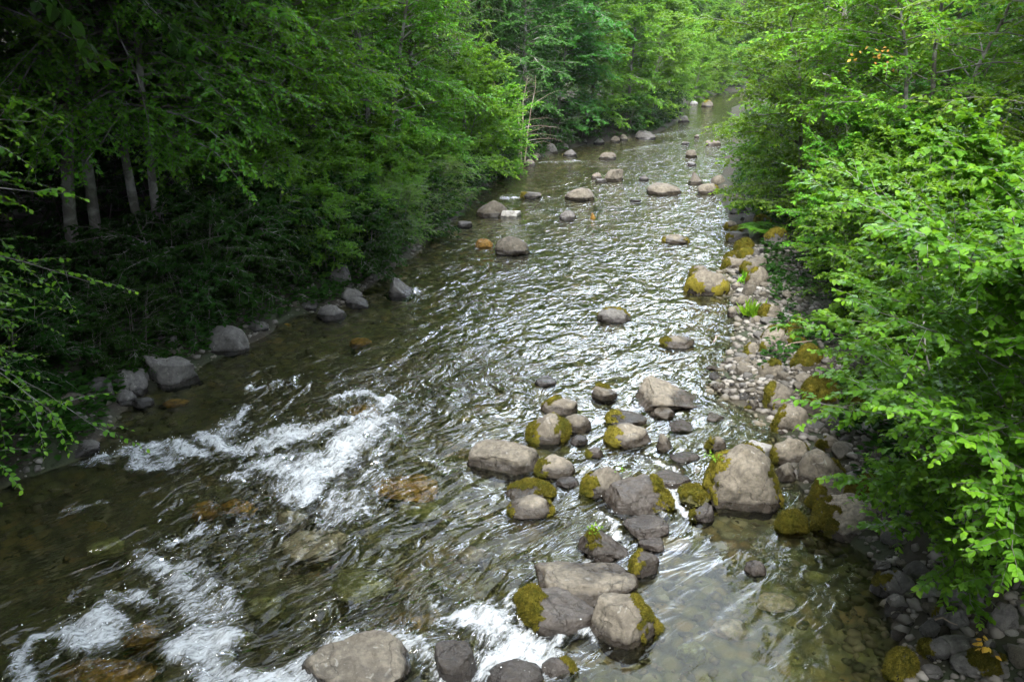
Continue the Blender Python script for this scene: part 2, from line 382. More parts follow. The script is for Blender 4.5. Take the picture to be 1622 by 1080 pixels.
def tri_blades(rg, pos, nrm, size, n):
    k = rg.integers(0, len(pos), n); b = pos[k]; d = norm(nrm[k]+rg.normal(size=(n, 3))*.55)
    s = norm(np.cross(d, rg.normal(size=(n, 3)))); L = size*rg.uniform(.5, 1.3, n)[:, None]
    v = np.stack([b-s*L*.22-d*L*.2, b+s*L*.22-d*L*.2, b+d*L], 1).reshape(-1, 3)
    return v, np.arange(3*n).reshape(n, 3)
def make_moss(p, f, u, mode, seed, parent, size, fine):
    rg = np.random.default_rng(seed+5)
    q = u+rg.uniform(0, 30, 3)
    mk = np.max([MOSSF[k](u) for k in mode.split('+')], 0)+.30*fbm(q*2.4, 3, seed % 71)+.24*noise3(q*8, 3)-.19
    mk[u[:, 2] < -.35] = -1
    sel = mk > 0; fs = f[(sel[f].sum(1) >= 2)]
    if len(fs) < 6: return
    vn = vnormals(p, f)
    th = np.clip(mk, 0, .25)/.25
    pp = p+vn*((.006+(.012+.02*size)*th)*(1+.6*noise3(q*14, 8)))[:, None]-vn*(.006*(mk <= 0))[:, None]
    used = np.unique(fs); rm = -np.ones(len(p), int); rm[used] = np.arange(len(used))
    v = pp[used]; F = rm[fs]
    cen = v[F].mean(1); nr = vn[used][F].mean(1)
    nb = int(min(9000, len(F)*(8 if fine else 2)))
    j = rg.integers(0, len(F), nb); wgt = rg.dirichlet((1, 1, 1), nb)
    pts = (v[F[j]]*wgt[:, :, None]).sum(1)
    bv, bf = tri_blades(rg, pts, nr[j], .026 if fine else .04, nb) if nb else (np.zeros((0, 3)), np.zeros((0, 3), int))
    link('moss', mesh_np('moss', np.vstack([v, bv]), np.vstack([F, bf+len(v)]), MOSS, True), parent)

ROCKS = []
def rock(bbox, kind, moss, mat, label, group=None, dr=.75, sub=0.0, base='water', name='boulder', seed=None):
    x0, y0, x1, y1 = bbox
    (p, t) = at((x0+x1)/2, y1, -sub) if base == 'water' else on_ground((x0+x1)/2, y1)
    depth = t; wpx = x1-x0
    w = wpx/FPX*depth; h = (y1-y0)/FPX*depth
    ray = norm(p-np.array([0, 0, HCAM])); s = -ray[2]; c = math.sqrt(1-s*s)
    D = min(w*dr, h*.92/s)
    inner = (h-D/2*s)**2-(D/2*s)**2
    Hz = max(math.sqrt(max(inner, 0))/c, .12*w)
    lev = 5 if wpx > 75 else (4 if wpx > 26 else 3)
    sd_ = seed if seed is not None else len(ROCKS)*31+7
    v, f, u = rock_shape(kind, (w/2, D/2, Hz), sd_, lev)
    o = link(name, mesh_np(name, v, f, mat, True))
    o.location = (p[0], p[1]+D/2*.95, p[2]-.02*Hz)
    tag(o, label, 'rock', group)
    if moss: make_moss(v, f, u, moss, sd_, o, w, wpx > 30)
    ROCKS.append(o); return o
S, SG, SW, SP, SA, SO, SB = ROCK, ROCK_GREY, ROCK_WET, ROCK_PALE, ROCK_AMBER, ROCK_OLIVE, ROCK_BUFF
R_ = [
 # midstream, near
 ((848,597,882,613),'slab','',SG,'low grey stone just breaking the surface upstream of the midstream cluster'),
 ((938,610,981,635),'slab','back',S,'small flat stone with moss along its back, left of the big wedge rock'),
 ((860,626,917,657),'round','topleft',S,'smooth tan boulder with a moss patch on top, behind the round mid-river boulder'),
 ((1006,597,1135,652),'wedge','',S,'large smooth wedge shaped boulder sloping down to the right in midstream'),
 ((835,654,900,704),'round','left+right',S,'tall rounded boulder with dark moss on both flanks in midstream'),
 ((888,655,938,685),'round','',S,'bare tan boulder touching the tall rounded boulder on its right'),
 ((962,650,1028,676),'slab','topleft',S,'flat boulder with golden moss at its left end, behind the oval boulder'),
 ((963,670,1037,708),'round','left',S,'oval boulder with a moss line along its left rim, in front of the flat one'),
 ((1030,645,1073,664),'slab','',S,'low flat stone at the foot of the large wedge boulder'),
 ((1057,665,1103,683),'wedge','',SW,'thin dark pointed stone alone in calm water below the wedge boulder'),
 ((1038,688,1071,714),'wedge','',S,'small triangular tan stone right of the oval boulder'),
 ((741,695,853,752),'block','',S,'big flat topped square boulder in midstream left of the rock chain'),
 ((849,720,913,758),'dome','left',S,'cracked domed boulder beside the big square boulder'),
 ((799,763,877,797),'slab','back+right',S,'flat boulder edged with golden moss, rear of a mossy pair'),
 ((802,783,876,821),'dome','ends',S,'boulder with moss on both ends, front of the mossy pair'),
 ((925,738,992,788),'round','left',S,'brown boulder with thick moss down its left side, behind the dark wet block'),
 ((963,758,1069,818),'block','right',SW,'large dark wet block with a moss strip on its right edge'),
 ((930,707,956,726),'round','left',SW,'little wet stone with a moss cap between the oval and brown boulders'),
 ((1078,768,1133,800),'dome','cap',SO,'yellowish moss covered boulder with white water running past it'),
 ((1096,799,1134,829),'block','left',SW,'small dark wet block with a moss edge at the chute outlet'),
 ((1034,746,1100,774),'slab','',SW,'flat wet brown slab above the white chute'),
 ((917,838,1005,890),'wedge','topleft',SW,'dark wet wedge with moss and weeds growing on its crest'),
 ((852,893,1020,968),'slab','',S,'broad low slab with a dry grey top behind the big angular boulder'),
 ((824,935,950,1008),'slab','left',SW,'dark wet ledge below the broad low slab, washed by the lower chute'),
 ((933,943,1056,1032),'block','right',S,'big angular boulder with a mossy right edge, in front of the broad slab'),
 ((1003,876,1048,914),'block','left',SW,'small wet block with bright moss on its left face'),
 ((1181,888,1216,911),'round','',SW,'small lone dark stone in the smooth shallow pool'),
 ((1236,812,1283,844),'dome','all',SO,'round cushion rock wholly covered in golden moss in still water'),
 ((465,1015,645,1110),'slab','',S,'large pale cracked boulder cut by the lower frame edge'),
 ((685,1025,762,1082),'slab','',SW,'brown wet boulder half under the foam at the bottom'),
 ((859,1042,911,1074),'dome','topright',SW,'dark wet stone with a mossy top at the bottom of the chute'),
 ((770,1045,862,1100),'dome','',SW,'dark wet boulder at the bottom edge right of the foam'),
 ((1062,716,1112,732),'slab','',SW,'low brown slab almost awash below the small triangular stone'),
 ((988,818,1062,852),'slab','',SW,'flat wet slab directly below the dark wet block'),
 ((1012,852,1056,874),'slab','',SW,'thin wet slab between the flat wet slab and the small mossy faced block'),
 ((905,690,932,703),'slab','',SW,'little wet slab left of the oval boulder'),
 ((880,755,918,772),'slab','',SW,'wet slab below the cracked domed boulder'),
 ((1120,655,1150,668),'slab','',S,'low flat stone right of the thin dark pointed stone'),
 # right bank, near
 ((1128,702,1249,810),'dome','ends+back',S,'largest mossy sided boulder with a round knob on its face, at the gravel edge'),
 ((1301,790,1395,856),'slab','left',S,'flat tan slab boulder with a mossy left end beside the pool'),
 ((1286,755,1345,801),'block','left',S,'blocky boulder behind the flat tan slab'),
 ((1273,710,1342,764),'round','right',S,'large smooth oval boulder with moss along its right rim'),
 ((1228,692,1284,738),'round','rim',S,'rounded boulder with a mossy outline, left of the smooth oval boulder'),
 ((1233,732,1273,761),'wedge','',S,'small undercut stone in front of the mossy outlined boulder'),
 ((1233,642,1286,682),'round','left',S,'egg shaped boulder with moss on its left half'),
 ((1276,600,1354,657),'block','cap',S,'angular boulder with a thick moss cap and a bare lower face'),
 ((1218,607,1271,646),'block','left',S,'blocky grey boulder with moss on its left, left of the capped boulder'),
 ((1183,632,1216,651),'wedge','ends',S,'small pointed stone with moss at both ends at the water edge'),
 ((1206,567,1242,596),'round','top',S,'round dark boulder with a mossy crown among the cobbles'),
 ((1123,691,1153,712),'round','left',S,'small round stone with a moss cap upstream of the largest mossy boulder'),
 ((1262,546,1306,579),'dome','all',SG,'dark boulder blanketed in green moss under the shrubs'),
 ((1185,700,1230,728),'slab','',SP,'pale flat stone behind the largest mossy boulder'),
 ((1300,690,1335,714),'round','left',S,'smooth tan stone right of the mossy outlined boulder'),
 ((1312,655,1345,680),'round','',SG,'grey stone below the moss capped boulder'),
 ((1327,668,1356,684),'round','',SP,'pale rounded stone below the moss capped boulder'),
 ((1356,622,1420,665),'dome','all',SG,'mossy boulder half hidden by leaves right of the capped boulder'),
 ((1358,755,1440,800),'dome','cap+left',SG,'wide mossy boulder under the leafy branches, right of the oval boulder'),
 ((1340,765,1368,790),'round','',SG,'dark stone wedged beside the wide mossy boulder'),
 ((1394,824,1426,842),'round','',S,'brown stone right of the flat tan slab, under twigs'),
 ((1396,836,1422,853),'round','',S,'tan stone touching the right corner of the flat slab'),
 ((1392,901,1458,944),'dome','topleft',SG,'dark boulder with green moss on its crown at the shaded shore'),
 ((1437,888,1475,915),'round','',SG,'smooth dark stone behind the green crowned boulder'),
 ((1508,908,1572,964),'block','',SG,'big shaded boulder beneath the leaning shrub'),
 ((1461,924,1490,946),'slab','',SP,'pale flat stone beside the green crowned boulder'),
 ((1478,955,1502,992),'block','topleft',SG,'upright dark stone with moss on top in the shaded shore'),
 ((1501,963,1545,996),'round','',SG,'rounded black stone in front of the big shaded boulder'),
 ((1498,1008,1563,1040),'round','',SG,'long smooth dark boulder near the yellow leaves'),
 ((1469,1011,1514,1045),'dome','left',SG,'mossy dark boulder left of the long smooth one'),
 ((1528,1033,1625,1078),'dome','top',SG,'large dark mossy boulder in the lower corner of the shore'),
 ((1464,1051,1498,1076),'round','',SG,'dark rounded stone at the bottom of the shaded shore'),
 ((1407,940,1440,970),'round','',SG,'half wet stone in front of the green crowned boulder'),
 ((1478,893,1506,914),'round','',S,'brown rounded stone right of the smooth dark stone'),
 ((1389,889,1417,906),'slab','',S,'flat brown stone at the tip of the leafy twig'),
 ((1412,1030,1454,1077),'dome','all',SG,'oval stone furred with yellow green moss in shallow water'),
 ((1575,955,1620,1000),'round','',SG,'dark shore boulder behind the hanging twig'),
 # right bank, farther
 ((1091,425,1158,467),'dome','ring+back',S,'great round boulder ringed with golden moss at the stream edge'),
 ((1093,420,1135,442),'dome','topleft',S,'mossy boulder half hidden behind the great ringed boulder'),
 ((1146,408,1180,428),'dome','left',S,'boulder with a mossy left half, upstream of the ringed boulder'),
 ((1150,399,1181,411),'dome','all',S,'low golden moss pad of a rock beside the current'),
 ((1167,377,1195,394),'dome','all',S,'hump of dark green moss on a bank rock'),
 ((1149,349,1169,363),'dome','left+base',S,'small mossy rock first at the foot of the far bend shrubs'),
 ((1161,357,1183,368),'dome','all',S,'small golden moss hump right of the bend rock'),
 ((1154,367,1192,381),'slab','ends',SG,'long low grey rock with moss at both tips'),
 ((1172,392,1196,407),'dome','all',SG,'mossy hump between the moss pad and a grey stone'),
 ((1195,388,1213,404),'block','',SG,'upright grey stone beside the mossy humps'),
 ((1176,406,1217,433),'slab','left',S,'flat grey boulder above the split boulder'),
 ((1184,421,1222,452),'dome','topleft',S,'domed boulder with moss on its upper left, right of the ringed boulder'),
 ((1159,446,1176,458),'block','',S,'small tan stone at the right foot of the ringed boulder'),
 ((1177,449,1201,466),'slab','',S,'flat tan stone downstream of the domed boulder'),
 ((1155,484,1186,504),'dome','',S,'smooth bare stone beside the grass tuft'),
 ((1166,467,1192,484),'dome','',S,'smooth low stone behind the grass tuft'),
 ((1208,480,1243,505),'round','left',S,'rounded boulder right of the grass tuft'),
 ((1191,499,1208,513),'round','',S,'small round stone just below the grass tuft'),
 ((1210,516,1249,543),'dome','back',S,'domed brown boulder with a moss fringe on the gravel shore'),
 ((1181,541,1207,563),'round','left',S,'round stone with mossy left side at the water edge'),
 ((1206,540,1232,562),'block','left',S,'blocky stone with moss right of the round shore stone'),
 ((1251,506,1285,530),'dome','all',SG,'mossy mound rock under the overhanging shrub'),
 ((1251,535,1282,550),'dome','cap',SG,'low mossy slab above the moss blanketed boulder'),
 ((1246,522,1270,541),'block','top',SG,'small grey block between the fringed boulder and the mossy mound'),
 ((1193,340,1231,360),'dome','cap',SG,'dark mossy rock in the shade of the bend shrubs'),
 ((1214,361,1252,390),'dome','cap',SG,'dark boulder in the hollow behind the fern'),
 ((1159,325,1187,338),'dome','',SG,'dark rock at the water line under the overhanging alder'),
 ((1180,339,1206,356),'dome','',SG,'plain grey rock below the overhanging alder'),
 # river upstream
 ((1027,290,1083,309),'dome','',S,'long smooth whaleback rock in upstream midriver'),
 ((955,267,989,288),'block','',S,'square shouldered boulder in the upper river'),
 ((937,274,954,284),'dome','',S,'small stone at the left shoulder of the square upstream boulder'),
 ((942,283,963,290),'slab','',SG,'low wet stone in front of the square upstream boulder'),
 ((897,297,942,318),'dome','',S,'humped boulder downstream of the square one'),
 ((753,317,806,344),'dome','',S,'large pale humped boulder by the left willow branch'),
 ((792,331,824,344),'slab','',SP,'chalk white flat stone leaning on the pale humped boulder'),
 ((782,373,844,404),'round','',S,'smooth egg shaped boulder in the darker left water'),
 ((752,379,781,391),'slab','',SA,'low brownish stone left of the smooth egg shaped boulder'),
 ((825,304,858,315),'slab','left',SG,'flat grey stone with a mossy left tip, beside a riffle'),
 ((887,333,914,349),'dome','',SG,'low wet grey rock with water breaking over it'),
 ((935,337,945,346),'wedge','',SA,'tiny tan pointed stone right of the low wet rock'),
 ((950,241,978,253),'dome','',S,'smooth rounded boulder far upstream near the left riffle'),
 ((1087,237,1106,250),'dome','',S,'small domed rock far upstream toward the right bank'),
 ((1090,257,1105,263),'slab','',SG,'flat wet rock below the small domed upstream rock'),
 ((1052,371,1092,386),'dome','ends',S,'low rock with bright moss on both ends in the silver water'),
 ((1090,273,1121,293),'wedge','',S,'peaked rock off the right bank upstream'),
 ((1107,290,1141,308),'dome','right',S,'rock with a mossy right end beside the upstream gravel spit'),
 ((1127,277,1152,292),'dome','',S,'rounded rock on the upstream gravel spit'),
 ((1013,278,1028,287),'dome','',SG,'small wet rock between the square boulder and the whaleback'),
 ((998,315,1018,320),'slab','',SG,'thin flat rock almost awash below the whaleback'),
 ((945,486,1001,512),'dome','back',SG,'low dark rock with a mossy far edge parting the current'),
 ((1050,530,1102,551),'dome','left',S,'low brown rock with a touch of moss, in the bright current'),
 ((1120,223,1143,231),'slab','',S,'flat rock far upstream beside the right shrubs'),
 ((1080,224,1093,230),'slab','',SG,'small wet stone in the far upstream riffle'),
 ((1100,213,1108,219),'dome','',S,'tiny rock in the far upstream riffle'),
 ((1112,159,1131,170),'round','top',S,'far boulder with mossy top at the river bend'),
 ((1094,160,1106,166),'dome','',SP,'far pale rock left of the bend boulder'),
 ((1075,184,1093,194),'block','',SG,'dark rock at the far left bank tip'),
 ((1008,207,1041,221),'slab','',SG,'long flat grey rock on the far left shore'),
 # left shore
 ((830,253,849,263),'dome','',S,'small stone off the left shore below the bright bush'),
 ((807,243,826,256),'block','',S,'brown stone on the shore right of the bright bush'),
 ((827,243,840,251),'round','',S,'first small stone of the shore row under the bare twigs'),
 ((840,242,858,252),'round','',S,'wider stone of the shore row under the bare twigs'),
 ((863,227,884,243),'round','',SG,'rounded grey shore boulder right of the bare twigs'),
 ((888,227,901,238),'round','',SG,'small grey boulder beside the rounded shore boulder'),
 ((892,237,914,248),'dome','',SG,'low grey rock in front of the two shore boulders'),
 ((920,220,931,228),'round','',SG,'small shore stone below the maple foliage'),
 ((940,219,958,229),'dome','',SG,'pale domed shore stone below the alder row'),
 ((967,216,983,226),'round','',S,'round shore stone, nearer of a pair below the alder row'),
 ((982,213,995,223),'round','',S,'round shore stone, farther of a pair below the alder row'),
 ((787,264,808,278),'dome','',S,'pointed pale stone under the bright bush'),
 ((771,267,788,279),'block','',S,'small block left of the pointed stone under the bright bush'),
 ((748,267,774,284),'block','',SG,'dark block at the root of the bright bush'),
 ((758,288,775,299),'round','',SG,'small round grey stone at the mouth of the left backwater'),
 ((733,286,759,301),'dome','',SG,'dark brown rock beside the small round backwater stone'),
 ((723,350,748,361),'slab','',SG,'flat grey stone below the willow branch'),
 ((675,312,698,324),'dome','',SG,'dark stone behind the willow branch'),
 ((513,420,554,450),'round','',SG,'grey boulder at the edge of the forest shade'),
 ((606,440,657,471),'wedge','',SG,'triangular grey rock jutting from the shaded water'),
 ((534,456,573,481),'round','',SG,'dark rounded rock, top of the shaded pile'),
 ((546,469,583,488),'round','',SG,'lighter rounded rock, right of the shaded pile'),
 ((498,481,545,506),'round','',SG,'low smooth rock, front of the shaded pile'),
 ((466,474,501,495),'slab','',SG,'flat brownish rock, left of the shaded pile'),
 ((315,511,388,562),'round','',SG,'large dim boulder below the hanging roots'),
 ((222,556,307,616),'block','',SG,'largest dim boulder with pale lichen on its top'),
 ((160,584,223,623),'round','',SG,'dark boulder left of the lichen topped boulder'),
 ((122,601,172,628),'slab','',SG,'low dark rock beyond the two dim boulders'),
 ((378,504,420,525),'round','',SG,'low black rock right of the large dim boulder'),
 ((171,617,211,641),'round','',SG,'small dark rock in front of the dim boulders'),
 ((88,700,148,724),'slab','',SG,'flat dark rock at the left rapid head'),
 ((103,652,137,677),'round','',SG,'rounded dark rock beside the left leafy shrub'),
 ((205,628,240,646),'round','',SG,'dark rock awash below the lichen topped boulder'),
]
for bb, k, mo, mt, lab in R_:
    cx, yb = (bb[0]+bb[2])/2, bb[3]
    p0, _ = at(cx, yb, 0)
    rock(bb, k, mo, mt, lab, base='bank' if gz(p0[0], p0[1]) > .02 else 'water')
U_ = [  # under water
 ((550,528,588,552),SA,'amber rock glowing through dark water below the shaded pile'),
 ((419,508,455,527),SA,'amber edged rock at the dark left shore'),
 ((256,636,294,653),SA,'thin amber rock awash below the dim boulders'),
 ((188,965,248,1020),SA,'reddish brown rock under the clear lower left water'),
 ((588,750,692,797),SA,'amber water slicked boulder below the main white rapid'),
 ((430,793,487,837),SB,'buff boulder under the water beside the main rapid'),
 ((295,793,345,826),SA,'left of two amber stones under the rapid'),
 ((345,793,398,822),SA,'right of two amber stones under the rapid'),
 ((437,835,545,888),SB,'wide brown boulder under fast water below the rapid'),
 ((358,992,403,1032),SO,'yellow green rock under the lower foam'),
 ((70,1052,238,1100),SA,'broad rusty brown rock under the lower left water'),
 ((725,868,770,896),SB,'pale pinkish stone under the ripples left of the chute'),
 ((1205,948,1264,978),SB,'large pale pinkish stone in the shallow pool'),
 ((1276,905,1323,933),SO,'moss green stone under the shallow pool'),
 ((320,1030,366,1062),SO,'pale green stone inside the lower foam'),
 ((490,770,545,815),SB,'brown boulder under the foot of the white rapid'),
 ((548,640,600,665),SA,'amber stone just above the white rapid'),
 ((640,800,700,830),SO,'olive stone under ripples right of the amber slicked boulder'),
 ((520,905,620,955),SO,'long olive weed covered rock under the rippled centre'),
 ((390,930,450,975),SO,'olive rock under water left of the rippled centre'),
 ((1040,860,1100,885),SB,'tan stone in the shallows right of the dark wedge'),
 ((1130,985,1190,1020),SB,'grey tan stone in the shallow lower pool'),
 ((1075,1015,1120,1050),SO,'olive stone in the shallow lower pool'),
 ((130,860,190,890),SO,'dim green stone under the left rapid'),
]
for bb, mt, lab in U_:
    o = rock(bb, 'round', '', mt, lab, sub=.16, name='submerged_rock')
    c = np.empty(len(o.data.vertices)*3, np.float32); o.data.vertices.foreach_get('co', c); o.location.z = -.025-c[2::3].max()

# cobbles of the gravel bar and the shores: copies of a few stones
rng = np.random.default_rng(11)
protos = []
for k in range(10):
    v, f, u = rock_shape(['round', 'dome', 'slab', 'round', 'block'][k % 5], (1, rng.uniform(.65, .95), rng.uniform(.45, .75)), 900+k, 3)
    protos.append([mesh_np('cobble', v, f, mt, True) for mt in (S, SG, SP)])
def cobble(x, y, z, r, label, group, pale=.1):
    k = rng.integers(0, 10); mt = 2 if rng.random() < pale else int(rng.random() < .4)
    o = link('cobble', protos[k][mt]); o.location = (x, y, z); o.scale = (r, r, r*rng.uniform(.75, 1.1)); o.rotation_euler = (rng.normal()*.12, rng.normal()*.12, rng.uniform(0, 6.28))
    tag(o, label, 'rock', group)
def poly_scatter(poly, n, r0, r1, label, group, pale=.1, lift=.1):
    poly = np.array(poly, float); done = []; tries = 0
    while len(done) < n and tries < n*60:
        tries += 1
        px, py = rng.uniform(poly[:, 0].min(), poly[:, 0].max()), rng.uniform(poly[:, 1].min(), poly[:, 1].max())
        ins = False; j = len(poly)-1
        for i in range(len(poly)):
            if (poly[i, 1] > py) != (poly[j, 1] > py) and px < (poly[j, 0]-poly[i, 0])*(py-poly[i, 1])/(poly[j, 1]-poly[i, 1])+poly[i, 0]: ins = not ins
            j = i
        if not ins: continue
        p, t = on_ground(px, py); r = r0+(r1-r0)*rng.random()**2.2
        if any((p[0]-a)**2+(p[1]-b)**2 < (.8*(r+c))**2 for a, b, c in done): continue
        done.append((p[0], p[1], r)); cobble(p[0], p[1], max(gz(p[0], p[1]), -.04)+r*lift, r, label, group, pale)
poly_scatter([(1105,590),(1180,560),(1270,585),(1280,640),(1240,690),(1215,650),(1150,625)], 105, .055, .21, 'small pale brown cobble among many alike on the gravel bar', 'cobbles of the gravel bar', .1)
poly_scatter([(1165,430),(1230,430),(1300,520),(1310,590),(1215,570),(1180,520)], 52, .07, .24, 'brown shore cobble between the larger mossy boulders upstream of the gravel bar', 'cobbles between the bank boulders', .08)
poly_scatter([(1280,650),(1370,640),(1440,800),(1420,870),(1370,830),(1290,720)], 46, .06, .2, 'dark damp cobble between the boulders under the leaning shrub', 'cobbles below the shrub', .05)
poly_scatter([(1400,860),(1470,850),(1620,930),(1620,1080),(1450,1080),(1400,960)], 42, .04, .16, 'blackish cobble in the shaded corner of the shore', 'cobbles of the shaded corner', .03)
poly_scatter([(20,690),(120,640),(240,600),(500,470),(640,395),(700,350),(640,360),(440,470),(180,570),(0,660)], 24, .08, .28, 'dark cobble along the unlit forest shore', 'cobbles of the dark shore', .0)
poly_scatter([(735,300),(800,258),(900,230),(1080,185),(1070,180),(890,222),(790,250),(725,290)], 22, .1, .3, 'grey cobble in the row along the far wooded shore', 'cobbles of the far shore', .1)
poly_scatter([(1140,380),(1165,345),(1150,300),(1110,290),(1150,280),(1185,330),(1190,400)], 10, .1, .25, 'grey cobble along the bend below the overhanging alder', 'cobbles of the bend', .1)

# gravel: bed and shore, far too many to count
def gravel():
    V, F = ICO[1]; n = 13000
    y = rng.uniform(5, 24, n*2); lx, rx = leftX(y), rightX(y)
    x = lx-1.2+(rx-lx+3.2)*rng.random(n*2)
    keep = rng.random(n*2) < .5; x, y = x[keep], y[keep]; n = len(x)
    r = .018+.075*rng.random(n)**2.5
    y2 = 5.5+18*rng.random(2200); x2 = rightX(y2)-.45+2.4*rng.random(2200)**1.3
    x = np.r_[x, x2]; y = np.r_[y, y2]; r = np.r_[r, .03+.085*rng.random(2200)**2]; n = len(x)
    p = V[None]*(1+.25*rng.normal(size=(n, len(V), 1)).clip(-1, 1))*np.stack([r, r*rng.uniform(.6, 1, n), r*rng.uniform(.4, .7, n)], -1)[:, None]
    a = rng.uniform(0, 6.28, n); ca, sa = np.cos(a)[:, None], np.sin(a)[:, None]
    q = np.stack([p[..., 0]*ca-p[..., 1]*sa, p[..., 0]*sa+p[..., 1]*ca, p[..., 2]], -1)
    q = q+np.stack([x, y, ground_z(x, y)+r*.1], -1)[:, None]
    FF = (F[None]+(np.arange(n)*len(V))[:, None, None]).reshape(-1, 3)
    m = M('gravel'); g = m.node('ShaderNodeNewGeometry'); sp = m.node('ShaderNodeSeparateXYZ'); m.l(g.outputs['Position'], sp.inputs[0])
    dry = m.ramp(g.outputs['Random Per Island'], [(0, (.062, .056, .047)), (.6, (.13, .116, .10)), (1, (.20, .183, .16))])
    alg = m.ramp(g.outputs['Random Per Island'], [(0, (.03, .028, .01)), (.5, (.058, .046, .015)), (1, (.115, .095, .058))])
    k = m.math('MULTIPLY_ADD', sp.outputs[2], 12, .2, True)
    m.l(m.mix(k, alg, dry), m.b.inputs['Base Color']); m.b.inputs['Roughness'].default_value = .8
    tag(link('gravel', mesh_np('gravel', q.reshape(-1, 3), FF, m.m, True)), 'gravel and pebbles on the river bed and shore', None, None, 'stuff')
gravel()

# ------------------------------------------------------------------ water
def seg_dist(P, pts):
    d = np.full(len(P), 1e9)
    for a, b in zip(pts[:-1], pts[1:]):
        ab = b-a; t = np.clip(((P-a)@ab)/max(ab@ab, 1e-9), 0, 1); d = np.minimum(d, np.linalg.norm(P-a-t[:, None]*ab, axis=1))
    return d
FOAM = [  # pixel polyline, half width (m), strength
 ([(325,702),(400,708),(470,692),(555,660),(600,648)], .26, 1.0), ([(475,788),(490,755),(530,715),(590,680)], .42, 1.1), ([(420,745),(470,735),(520,725)], .3, .95),
 ([(345,690),(372,665),(380,652)], .16, .9), ([(398,618),(440,604)], .16, .9), ([(520,630),(590,622),(625,640)], .13, .95),
 ([(160,737),(210,716),(262,714),(305,730)], .24, 1.0), ([(225,720),(255,742)], .22, .95), ([(340,768),(420,752)], .15, .8),
 ([(560,770),(560,790),(530,820)], .18, .8), ([(590,760),(600,720),(640,680)], .18, .75),
 ([(90,812),(185,792)], .14, .7), ([(265,852),(320,842)], .13, .85), ([(225,880),(290,900),(350,940),(340,975)], .2, .85),
 ([(265,1020),(300,1000),(325,1015),(285,1035),(325,1068)], .2, 1.0), ([(20,1075),(90,1022),(140,992),(195,968)], .2, 1.0), ([(195,945),(265,935)], .14, .85),
 ([(330,1072),(420,1076),(480,1050),(545,1025)], .26, 1.05), ([(600,1010),(660,1045),(700,1062)], .2, .9),
 ([(735,965),(780,990),(815,1030),(858,1048)], .3, 1.1), ([(760,1050),(800,1040)], .25, 1.0), ([(895,1030),(935,1005)], .12, .95), ([(830,960),(835,990)], .1, .9),
 ([(865,888),(925,890)], .14, .85), ([(935,840),(985,826)], .12, .98), ([(1055,772),(1075,790),(1098,806)], .13, 1.1), ([(985,728),(1055,752)], .09, .85),
 ([(690,735),(722,752)], .1, .85), ([(1010,818),(1045,812)], .08, .8), ([(370,850),(420,830)], .12, .7), ([(130,935),(190,925)], .12, .65), ([(640,610),(700,640)], .2, .55),
 ([(725,478),(775,486)], .2, .6), ([(795,314),(830,312)], .3, .85), ([(860,258),(915,256)], .35, .75), ([(990,240),(1060,228)], .4, .7), ([(1040,215),(1100,205)], .5, .65),
 ([(1000,300),(1020,295)], .2, .6), ([(955,300),(985,295)], .2, .5), ([(845,335),(880,330)], .2, .55), ([(650,462),(668,466)], .12, .8), ([(940,262),(1060,250)], .4, .5),
]
WEAK = [([(560,640),(430,760),(300,900),(180,1010)], 1.5, .55), ([(640,620),(760,590)], 1.2, .42), ([(700,960),(500,1000)], 1.0, .45), ([(800,900),(900,860),(1030,790)], .7, .3)]
def center(y):
    ys_ = np.array([-30, 0, 6, 9, 12, 16, 20, 30, 41, 51, 66, 82, 100, 120]); xc = np.array([-30, -10, -4.9, -2.7, -1.0, .6, 1.6, 3.4, 6.3, 9.8, 15, 18.5, 27, 50])
    return np.interp(y, ys_, xc)
